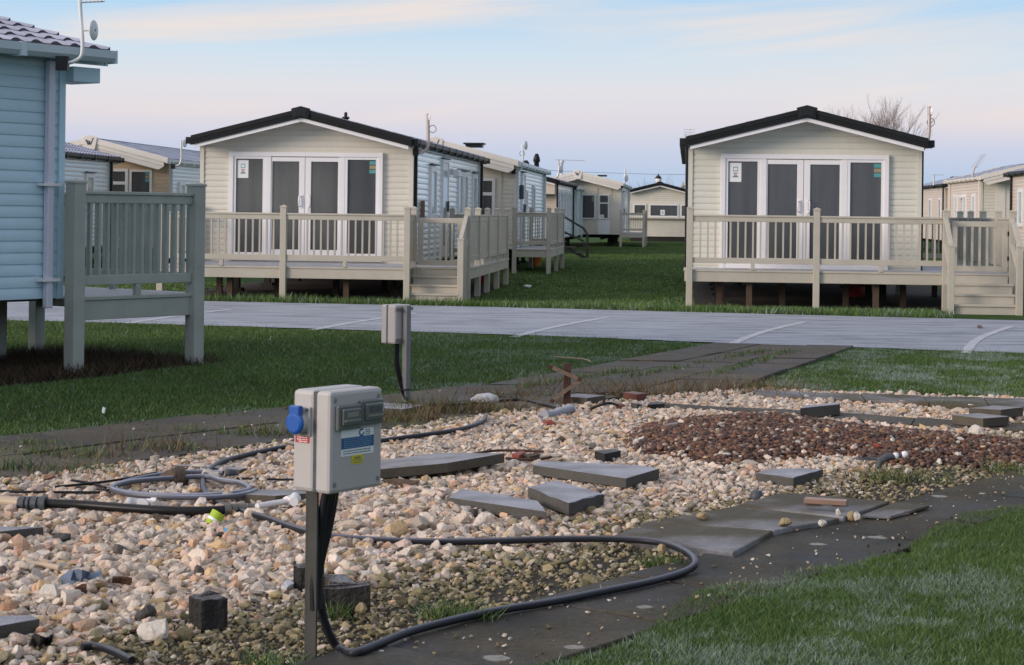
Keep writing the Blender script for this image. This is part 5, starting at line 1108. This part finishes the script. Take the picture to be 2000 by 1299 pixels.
coil = [(436,924),(400,922),(350,923),(290,931),(243,942),(226,951),(236,960),(290,967),(380,968),(450,964),(486,956),(470,944),(430,938),(402,931),(330,934),(262,940),(224,949),(222,957),(262,966),(330,971),(420,971),(478,966),(500,958)]
line('hose', 'blue grey hose coiled in flat rings left of the slab', 'hose', coil, .0135, M['hosefrost'], zs=[.07+.001*i for i in range(len(coil))])
q = G(440, 924, .07); mb = MB(); mb.lathe([(.014, 0), (.02, .002), (.02, .03), (.016, .032), (.016, .05), (.012, .052), (.012, .07)], (q[0], q[1], .071), 12, 'x'); tag(mb.build('hose_connector', M['fittingdark'], None, (q[0], q[1], .05)), 'black push connector on the end of the coiled hose', 'connector')
bp = line('pipe', 'black plastic water pipe lying across the left gravel with clamp fittings', 'pipe', [(92,983),(160,986),(240,992),(320,997),(390,998),(438,996)], .021, M['blackpipe'], z=.075)
o_ = bp.location
def part_line(name, m, px, r, par, z=.075, n=10):
    P = [Vector(G(a, b, z))-Vector(o_) for a, b in px]; mb = MB(); mb.tube(P, r, n); return mb.build(name, m, par)
part_line('beige_end', M['beigepipe'], [(-20,976),(40,982)], .026, bp)
for a, b in ((38,50),(52,60),(62,74),(76,90)): part_line('clamp_ring', M['fittingdark'], [(a,983),(b,983.5)], .033, bp)
for i, (a, b) in enumerate(((438,450),(452,462),(464,482),(484,502))): part_line('brass_fitting', M['brass'], [(a,996-i*1.5),(b,995.5-i*1.5)], .028-.003*i, bp)
wp = line('pipe', 'short white pipe with elbow end joined to the black pipe', 'pipe', [(502,989),(530,984),(562,979)], .014, M['whitepipe'], z=.085)
o_ = wp.location; part_line('elbow', M['whitepipe'], [(560,979),(571,976),(580,974)], .024, wp, .087); part_line('elbow', M['whitepipe'], [(574,980),(576,970)], .021, wp, .10)
q = G(278, 985, .07); mb = MB(); mb.lathe([(.026, -.07), (.026, -.045), (.022, -.045), (.022, .04), (.027, .04), (.027, .065)], (q[0], q[1], .075), 14, 'x'); mb.lathe([(.027, -.06), (.027, -.035), (.022, -.035), (.022, 0)], (q[0]+.012, q[1], .075), 14, 'y'); tag(mb.build('pipe_tee', M['whitepipe'], None, (q[0], q[1], .045)), 'white pipe tee lying loose inside the bend of the black pipe', 'pipe fitting')
RG = 'thin black rods by the back path'
line('rod', 'longest thin black rod lying level at the left edge', 'rod', [(0,959),(60,961),(216,962)], .007, M['blackpipe'], z=.07, n=6, group=RG)
line('rod', 'black rod slanting down to the right beside the coil', 'rod', [(140,938),(178,944),(206,953)], .007, M['blackpipe'], z=.07, n=6, group=RG)
line('rod', 'black rod slanting up into the hose coil', 'rod', [(108,951),(180,944),(250,934),(306,923)], .007, M['blackpipe'], z=.075, n=6, group=RG)
line('rod', 'short black rod lying between the crossing rods', 'rod', [(150,951),(212,957)], .006, M['blackpipe'], z=.07, n=6, group=RG)
line('rod', 'thin rusty rod lying behind the long frosted slab', 'rod', [(905,890),(960,881),(1000,880),(1062,882)], .008, M['rust'], z=.08, n=6)
line('rod', 'bent rusty rod right of the long frosted slab', 'rod', [(988,895),(1040,898),(1076,893)], .008, M['rust'], z=.07, n=6)
line('rod', 'dark steel strip behind the coil leading to the power box', 'rod', [(462,934),(520,936),(575,937)], .006, M['blackpipe'], z=.06, n=6)
line('hose', 'short piece of dark hose in the lower left corner', 'hose', [(160,1264),(185,1262),(215,1270),(258,1290)], .013, M['cable'], z=.055)
line('hose', 'black hose running to the foot of the rusty pole', 'hose', [(838,790),(900,790),(965,784),(1020,781),(1060,790),(1098,799)], .012, M['blackpipe'], z=.07, n=8)
line('hose', 'short black hose arching over the kerb right of the pole', 'hose', [(1145,803),(1165,794),(1185,788),(1200,789),(1212,795)], .010, M['blackpipe'], zs=[.03,.08,.10,.09,.04], n=8)
line('stick', 'pale dry twig lying on the lawn behind the rusty pole', 'twig', [(1084,697),(1110,699),(1142,702),(1154,707)], .007, M['twig'], z=.06, n=6)
line('stick', 'pale broken pipe end lying on the gravel at left', 'pipe', [(55,1101),(85,1103),(118,1110)], .012, M['beigepipe'], z=.06, n=8)
q = G(922, 790, .06); mb = MB(); mb.tube([(q[0]-.01, q[1], .09), (q[0]+.04, q[1]+.01, .10), (q[0]+.12, q[1]+.02, .105), (q[0]+.17, q[1]+.02, .09), (q[0]+.19, q[1]+.02, .085)], [.012, .035, .04, .036, .015], 10); tag(mb.build('wrapped_tap', M['bag'], None, (q[0], q[1], .03)), 'tap wrapped in white plastic at the edge of the back path', 'wrapped tap')
gp = MB(); P = [G(1063,812,.06), G(1078,809,.06), G(1088,807,.06), G(1092,806,.06), G(1098,804,.065), G(1113,800,.07)]
gp.tube(P, [.034,.027,.027,.034,.032,.034], 14)
ob = tag(gp.build('pipe_elbow', M['greypipe'], None, P[0]), 'grey plastic waste pipe bend at the foot of the rusty pole', 'pipe fitting')
for i in (0, 3, 5):
    a, b = Vector(P[max(0, i-1)]), Vector(P[min(5, i+1)]); d_ = (b-a).normalized()*.012; c = Vector(P[i])-Vector(P[0]); mb = MB(); mb.tube([c-d_, c+d_], .040, 14); mb.build('collar', M['greypipe'], ob)
q = G(1107, 798, .02); pole = thing('rusty_pole', 'square rusty pole with two bent metal strips at the back path', 'pole', q)
mb = MB(); mb.box(-.026, .026, -.026, .026, -.03, .33); mb.build('post', M['rust'], pole, bevel=.004)
T = lambda a, b: tuple(Vector(PT(a, b, q[1]-.05))-Vector(q))
mb = MB(); mb.bar(T(1073,715), T(1133,742), .012, .028); mb.build('strip', M['rustlight'], pole); mb = MB(); mb.bar(T(1132,743), T(1077,784), .012, .026); mb.build('strip', M['rustlight'], pole)
for a, b in ((1074,716),(1132,740),(1078,783)): mb = MB(); mb.bar(T(a-3,b-1), T(a+4,b+2), .018, .03); mb.build('tip', M['rust'], pole)
# cup, caps and scraps
q = G(386, 1015, .035); mb = MB(); mb.lathe([(.038, 0), (.04, .004), (.04, .04), (.037, .044)], (q[0], q[1]+.03, .04), 20); tag(mb.build('cap', M['fittingdark'], None, (q[0], q[1]+.03, .04)), 'round black plastic cap left of the lime cup', 'cap')
q = G(417, 1032, .035); cup = thing('cup', 'small lime green plastic cup tipped over on the gravel', 'cup', (q[0], q[1]+.02, .07), 0); cup.rotation_euler = (R(-20), R(32), 0)
mb = MB(); n = 18
prof = [(.028,-.03),(.033,.035),(.030,.035),(.026,-.026)]; vs = [(r_*math.cos(2*math.pi*k/n), r_*math.sin(2*math.pi*k/n), h_) for r_, h_ in prof for k in range(n)]
mb.add(vs, [(i*n+k, i*n+(k+1) % n, (i+1)*n+(k+1) % n, (i+1)*n+k) for i in range(3) for k in range(n)]+[tuple(range(n-1,-1,-1)), tuple(range(3*n, 4*n))]); mb.build('cup_body', M['lime'], cup)
mb = MB(); mb.lathe([(.0310, -.010), (.0322, .002)], (0,0,0), 18); mb.build('paper_band', M['paper'], cup)
def scrap(name, label, cat, quad, z, m, th=.006, zs=None): return slab(name, label, cat, quad, zs or z, th, m, .003, None, 0)
scrap('plastic_scrap', 'bright blue plastic scrap right of the lime cup', 'scrap', [(437,1034),(446,1038),(452,1036),(440,1031)], .06, M['skyblue'])
scrap('rag', 'crumpled blue grey cloth on the left gravel', 'rag', [(115,1128),(135,1113),(160,1112),(178,1118),(198,1113),(200,1130),(165,1130),(145,1136)], .07, M['bluescrap'], .03, [.06,.09,.10,.06,.08,.07,.05,.06])
scrap('metal_plate', 'rusty brown plate with a hole lying on the gravel', 'plate', [(219,1135),(256,1140),(258,1128),(220,1125)], .08, M['rust'], .006, [.055,.055,.085,.085])
scrap('metal_plate', 'small rusty plate left of the one with a hole', 'plate', [(146,1147),(170,1156),(169,1141),(165,1139)], .08, M['rust'], .006, [.06,.05,.09,.09])
scrap('plastic_scrap', 'torn black plastic sheet below the cut off grey slab', 'scrap', [(56,1258),(66,1236),(78,1240),(90,1246),(105,1236),(98,1258),(80,1262)], .08, M['black'], .012, [.05,.10,.11,.07,.10,.05,.04])
scrap('wood_strip', 'dark curled wood strip right of the power box', 'wood', [(746,937),(775,934),(800,938),(820,938),(800,947),(770,944)], .07, M['wood'], .012, [.06,.08,.075,.085,.06,.06])
scrap('wood_strip', 'grey wood piece behind the slabs', 'wood', [(1022,888),(1035,892),(1054,887),(1050,883)], .08, M['wood'], .02)
scrap('tile_shard', 'red tile shard behind the long frosted slab', 'shard', [(1000,886),(1014,889),(1026,883),(1018,880)], .085, M['redstone'], .02)
scrap('wood_strip', 'thin brown stick under the white pipe', 'wood', [(520,994),(560,996),(588,993),(545,991)], .055, M['wood'], .01)
scrap('tile_shard', 'red brick piece against the low kerb', 'shard', [(1438,806),(1460,811),(1470,808),(1448,803)], .075, M['redstone'], .03)
scrap('plastic_scrap', 'pale violet plastic bit beside the black broken brick', 'scrap', [(549,1144),(560,1148),(574,1138),(560,1131)], .07, M['bag'], .01)
scrap('plastic_scrap', 'pale blue litter on the grassy alley beside the left deck', 'litter', [(1022,558),(1033,560),(1038,557),(1028,556)], .05, M['bag'], .03)
scrap('plastic_scrap', 'small white scrap on the dark lawn at left', 'litter', [(199,800),(204,802),(206,797),(201,795)], .05, M['paper'], .02)
scrap('leaf', 'brown leaf lying on the road near the right steps', 'leaf', [(1908,636),(1916,638),(1918,635),(1911,634)], .04, M['redbrick'], .012)
vq = G(1722, 906, .09); val = thing('stop_valve', 'dark stop valve with two white knobs on the red heap', 'valve', (vq[0], vq[1]+.02, .09)); val.scale = (.72,)*3
mb = MB(); mb.tube([(-.03, -.02, -.03), (-.01, -.01, .02), (.05, .01, .05), (.12, .02, .05)], [.022,.03,.032,.022], 10); mb.build('valve_body', M['fittingdark'], val)
for i, a in enumerate((.115, .185)): mb = MB(); mb.lathe([(.006,-.028),(.022,-.02),(.028,0),(.022,.02),(.006,.028)], (a, .02, .055+.012*i), 12, 'x'); mb.build('knob', M['whitepipe'], val)
mb = MB(); mb.lathe([(.02,-.012),(.02,.012)], (.15,.02,.06), 10, 'x'); mb.build('ring', M['fittingdark'], val)
mb = MB(); mb.tube([(-.09+.09*math.cos(a), .03+.05*math.sin(a), .03) for a in np.linspace(0, 6.28, 20)], .007, 6); mb.build('strap', M['fittingdark'], val)
sq = G(1497, 968, .05); mb = MB(); mb.lathe([(.03,0),(.034,.01),(.028,.04),(.02,.045)], (sq[0]-.05, sq[1], .03), 12); tag(mb.build('spring', M['fittingdark'], None, (sq[0]-.05, sq[1], .03)), 'small dark ribbed fitting at the corner of the frosted slabs', 'fitting')

# ------------------------------------------------------------------ tufts and weeds on the paving
def tuft(name, label, px, py, r, h, dry, n=110, group='tufts on the paving', cat='grass tuft', z=.02, el=.5):
    q = G(px, py, z); a = rng.normal(0, 1, (n, 2)); x = q[0]+a[:,0]*r; y = q[1]+a[:,1]*r*el
    V, C = blades(x, y, h, .0055 if q[1] < 9 else .0075, z, 0.05, int(px), dry=dry, lean=.9); V = V-np.array([q[0], q[1], z])
    ob = raw_mesh(name, V, np.arange(len(V)).reshape(-1, 3), C, M['grass']); ob.location = (q[0], q[1], z); return tag(ob, label, cat, group)
for px, py, r, h, dr, n, lab in (
    (912,1212,.055,.075,.05,170,'bright green tuft where the cable meets the front path'), (860,1203,.05,.055,.1,90,'thin green tuft left of the bright one by the cable'),
    (652,1205,.05,.05,.1,110,'green tuft below the upright broken slab'), (1288,1106,.05,.06,.05,110,'green tuft inside the bend of the cable'),
    (530,1297,.06,.05,.1,90,'low tuft left of the near power post foot'), (1745,938,.14,.08,.3,160,'grass tuft at the damp end of the red heap'),
    (1985,920,.14,.07,.15,120,'grass tuft by the front path at the right edge'), (1855,800,.07,.07,.1,60,'small green tuft in the far strip of gravel'),
    (60,870,.08,.05,.1,80,'green tuft on the back path beside the lawn corner'), (100,886,.16,.06,.25,130,'flat green tuft on the slab joint at left'),
    (12,918,.12,.10,.15,110,'tall tuft cut off by the left edge on the back path'), (175,894,.10,.07,.4,90,'tuft with dark root in the path joint'),
    (150,918,.10,.05,.6,70,'sprawling weed beside the path joint'), (180,930,.14,.09,.5,60,'wispy grass at the gravel edge left of the coil'),
    (320,880,.16,.12,.75,120,'dry tangled tuft in the middle of the back path'), (540,852,.14,.10,.3,160,'green brown tuft on the path near the power box'),
    (460,850,.10,.05,.2,70,'small tuft beside the lawn above the coil'), (375,845,.08,.05,.1,60,'tiny tuft by the frosted lawn edge'),
    (790,822,.16,.10,.9,170,'straw coloured clump on the path below the far post'), (850,805,.26,.12,.5,240,'wide green and straw clump beside the pad slab'),
    (930,805,.26,.13,.9,260,'largest straw coloured clump at the end of the back path'), (1000,775,.22,.10,.8,120,'dead weeds along the path left of the rusty pole'),
    (1160,752,.22,.05,.4,90,'low grass in the joint behind the slab'), (1190,768,.20,.12,.95,110,'dead upright stalks beside the red brick'),
    (1390,772,.40,.17,.95,260,'tall dead grass clump at the corner of the middle lawn'), (1460,768,.28,.15,.95,180,'dead grass clump right of the tall one'),
    (1060,760,.14,.16,1.0,24,'few tall dry stalks left of the rusty pole'), (1040,740,.2,.05,.3,60,'low green tuft by the lawn behind the pole'), (730,832,.2,.07,.3,90,'small clump on the path right of the power box')):
    tuft('grass_tuft' if dr < .7 else 'dead_grass', lab, px, py, r, h, dr, int(n*(1.7 if dr > .45 else 1.2)))
# moss and grass growing in the joints of the wide path
for j, (a, b) in enumerate((((1190,751),(1500,690)), ((1380,742),(1560,687)), ((1010,765),(1240,728)))):
    pa, pb = np.array(G(*a)[:2]), np.array(G(*b)[:2]); n = 420; t = rng.random(n); x = pa[0]+(pb[0]-pa[0])*t+rng.normal(0, .05, n); y = pa[1]+(pb[1]-pa[1])*t+rng.normal(0, .03, n)
    k = fbm(x, y, 2.3, 80+j) > .42; grass('grass', ('grass growing along the left joint of the wide path', 'grass growing along the right joint of the wide path', 'grass in the joint behind the rusty pole')[j], [blades(x[k], y[k], .045, .010, .03, .1, 60+j, dry=.1)])

# ------------------------------------------------------------------ aerials
AG = 'aerials on the caravans'
def lens(mb, c, r, d, axis):
    ax = Vector(axis).normalized(); q = Vector((1,0,0)).rotation_difference(ax); vs = []; n = 18; prof = [(.01,-d),(.6*r,-d*.75),(r*.95,-d*.1),(r,0),(.95*r,d*.15),(.5*r,d*.45),(.01,d*.5)]
    for r_, h_ in prof:
        for k in range(n): a = 2*math.pi*k/n; vs.append(Vector(c)+q@Vector((h_, r_*math.cos(a), r_*math.sin(a))))
    mb.add(vs, [(i*n+k, i*n+(k+1) % n, (i+1)*n+(k+1) % n, (i+1)*n+k) for i in range(len(prof)-1) for k in range(n)], True); return mb
def aerial(label, Y, mast, r=.018, dish=None, loop=None, yagi=None, m='rustmast'):
    P = [Vector(PT(a, b, Y)) for a, b in mast]; o = P[0]; t = thing('tv_aerial', label, 'aerial', o, 0, AG)
    mb = MB(); mb.tube(spline([p-o for p in P], 5), r, 8); mb.build('mast', M[m], t)
    if True: mb = MB(); mb.box(-.05, .05, -.04, .04, -.06, .06); mb.build('bracket', M['black'], t)
    if dish:
        px, py, rad, ax = dish; c = Vector(PT(px, py, Y))-o; mb = MB(); lens(mb, c, rad, rad*.36, ax); d_ = mb.build('dish', M['dish'], t)
        near = min((p-o for p in P), key=lambda p: (p-c).length); mb = MB(); mb.tube([Vector((near.x, near.y, c.z)), c], .012, 6); mb.build('dish_arm', M['dish'], t)
    if loop:
        px, py, rad = loop; c = Vector(PT(px, py, Y))-o; mb = MB(); mb.tube([c+Vector((rad*math.cos(a), 0, rad*1.05*math.sin(a))) for a in np.linspace(0, 6.28, 22)], .006, 5); mb.build('cable_loop', M['fittingdark'], t)
    for yg in (yagi or ()):
        (a, b, c2, d2), ne, le = yg; p, q = Vector(PT(a, b, Y))-o, Vector(PT(c2, d2, Y))-o; mb = MB(); mb.tube([p, q], .010, 6)
        dr = (q-p).normalized(); el = Vector((1, 0, 0)) if abs(dr.z) > .8 else (Vector((dr.z, .3, -dr.x)).normalized() if ne > 6 else Vector((0, 1, .08)))
        for i in range(ne): c = p+(q-p)*(i+.3)/ne; mb.tube([c-el*le/2, c+el*le/2], .005, 5)
        mb.build('boom', M[m], t)
    return t
aerial('bent white mast with round dish on the near caravan corner', 16.02, [(122,124),(142,121),(157,112),(161,96),(160,60),(157,20),(155,-20)], .017, (183,59,.088,(.98,-.2,0)), None, [((160,4,204,2), 6, .10)], 'dish')
aerial('bent mast with edge-on panel and cable loop on the left lodge', 32.3, [(812,297),(822,298),(831,293),(836,282),(836,255),(835,222)], .03, (839,229,.075,(1,.1,0)), (845,252,.06))
aerial('bent mast with edge-on panel and cable loop right of ivory lodge', 30.4, [(1797,288),(1804,287),(1811,278),(1814,262),(1815,235),(1815,208)], .03, (1819,217,.075,(1,.1,0)), (1818,239,.06))
aerial('thin mast with small yagi at the left eave of ivory lodge', 40.3, [(1350,322),(1341,318),(1337,305),(1337,280),(1337,262)], .02, None, None, [((1346,270,1347,250), 4, .24)], 'alum')
aerial('white mast with small round dish above the tan caravan', 46.3, [(338,325),(350,322),(354,310),(354,290),(354,274)], .024, (361,280,.10,(.9,-.4,0)), None, None, 'alum')
aerial('white mast with round dish on the cream caravan behind left lodge', 45.0, [(1003,335),(1014,332),(1020,324),(1021,305),(1020,282)], .026, (1027,284,.11,(.9,-.4,0)), (1020,300,.06), None, 'dish')
aerial('mast with long horizontal yagi and dish by the black flues', 64.3, [(1080,352),(1088,346),(1091,335),(1091,312)], .03, (1095,331,.13,(.8,-.6,0)), None, [((1084,312,1142,314), 6, .3)], 'alum')
aerial('short mast with yagi and dish on the far bay fronted caravan', 80, [(1215,364),(1220,356),(1220,345),(1221,331)], .035, (1223,348,.16,(.8,-.6,0)), None, [((1216,335,1241,335), 5, .5)], 'dish')
aerial('tilted yagi on a bent mast above the pink caravan with cream bargeboard', 61, [(1910,358),(1901,354),(1899,345),(1902,332),(1906,324)], .03, None, None, [((1903,328,1923,300), 8, .24)], 'rustmast')
aerial('small yagi over the far pink caravan right of ivory lodge', 75.5, [(1823,365),(1824,355),(1824,340)], .03, None, None, [((1820,341,1844,342), 5, .5)], 'alum')

# ------------------------------------------------------------------ far things
def bare_tree(label, px, Y, ztop, spread, seed, trunk=.13, depth=6, name='bare_tree', cat='tree', n0=4, group='bare winter trees'):
    b = Vector(PT(px, 420, Y)); b.z = 0; r = random.Random(seed); t = thing(name, label, cat, b, 0, group); H0 = ztop*.22
    mb = MB(); mb.tube([(0,0,-.1),(.05,0,H0*.5),(0,.03,H0)], [trunk, trunk*.85, trunk*.7], 7); mb.build('trunk', M['bark'], t)
    mb = MB()
    def grow(p, d, l, rad, k):
        q = p+d*l*.5+Vector((r.uniform(-.05,.05), r.uniform(-.05,.05), 0))*l; e = q+(d+Vector((0,0,.18))).normalized()*l*.5
        mb.tube([p, q, e], [rad, rad*.85, rad*.68], 4 if k < 4 else 5, False)
        if k == 0: return
        for i in range(2 if r.random() < .55 else 3):
            nd = (d+Vector((r.gauss(0, .27), r.gauss(0, .27), r.gauss(.10, .14)))).normalized(); grow(e if i else q, nd, l*r.uniform(.68, .88), rad*.66, k-1)
    for i in range(n0):
        a = 6.28*i/n0+r.random(); grow(Vector((0,0,H0*r.uniform(.7,1))), Vector((math.cos(a)*spread, math.sin(a)*spread, 1)).normalized(), ztop*.235, trunk*.5, depth)
    mb.build('crown', M['bark'], t); return t
bare_tree('left one of the bare trees rising behind the ivory lodge roof', 1668, 92, 6.5, .17, 3, .10, depth=7, n0=4)
bare_tree('right one of the bare trees rising behind the ivory lodge roof', 1722, 90, 6.3, .16, 8, .10, depth=7, n0=4)
bare_tree('small bare bush top beside the street lamp beyond the far roof', 1262, 125, 3.9, .6, 5, .06, 5)
bare_tree('bare bush top at the right end of the far dark roof', 1318, 130, 3.4, .7, 6, .05, 5)
bp_ = Vector(PT(1285, 420, 112)); lamp = thing('street_lamp', 'black street lamp with white lantern rising beyond the far roof', 'street lamp', (bp_.x, 112, 0))
mb = MB(); mb.tube([(0,0,0),(0,0,3.1)], .045, 8); mb.build('pole', M['black'], lamp)
mb = MB(); mb.lathe([(.08,3.1),(.12,3.16),(.20,3.45),(.18,3.5)], (0,0,0), 12); mb.build('lantern', M['lampwhite'], lamp); mb = MB(); mb.lathe([(.22,3.5),(.14,3.62),(.03,3.72),(.02,3.8)], (0,0,0), 12); mb.build('lamp_cap', M['black'], lamp)
p, q = Vector(PT(980, 328, 140)), Vector(PT(1420, 342, 140)); mb = MB(); mb.tube([p, p*.66+q*.34-Vector((0,0,.12)), p*.33+q*.67-Vector((0,0,.12)), q], .012, 4); tag(mb.build('overhead_wire', M['fittingdark'], None, p), 'thin overhead wire crossing the sky above the alley', 'wire')
# black metal steps at the silver sided caravan
sq = Vector(G(1128, 505)); st = thing('metal_steps', 'black tubular metal steps with handrails beside the silver sided caravan', 'steps', sq, -PA)
for yy in (0, .8):
    mb = MB(); mb.tube([(-.75,yy,.50),(-.75,yy,1.30),(-.6,yy,1.38),(.15,yy,.95),(.28,yy,.75),(.28,yy,0)], .022, 6); mb.tube([(-.75,yy,.95),(.15,yy,.55),(.2,yy,.3)], .018, 6); mb.build('handrail', M['black'], st)
for i in range(3): mb = MB(); mb.box(-.7+.3*i, -.4+.3*i, 0, .8, .5-.17*i, .53-.17*i); mb.build('tread', M['dark'], st)
for yy in (.02, .78): mb = MB(); mb.bar((-.75,yy,.5),(.25,yy,0), .03, .06); mb.build('stringer', M['black'], st)
def barrel(name, label, cat, px, py, r, h, m, prof):
    q = G(px, py); mb = MB(); mb.lathe([(a*r, b*h) for a, b in prof], (q[0], q[1], 0), 16); return tag(mb.build(name, M[m], None, (q[0], q[1], 0)), label, cat)
barrel('gas_bottle', 'red gas bottle under the rear of the left lodge deck', 'gas bottle', 941, 556, .16, .55, 'red_steel', [(.9,0),(1,.05),(1,.7),(.7,.85),(.3,.9),(.3,1)])
barrel('bucket', 'orange bucket under the deck behind the left lodge', 'bucket', 1046, 520, .17, .32, 'orange', [(.75,0),(.98,.9),(1.05,.92),(1.05,1)])
barrel('gas_bottle', 'red gas bottle under the ivory lodge between its legs', 'gas bottle', 1672, 580, .16, .5, 'red_steel', [(.9,0),(1,.05),(1,.7),(.7,.85),(.3,.9),(.3,1)])
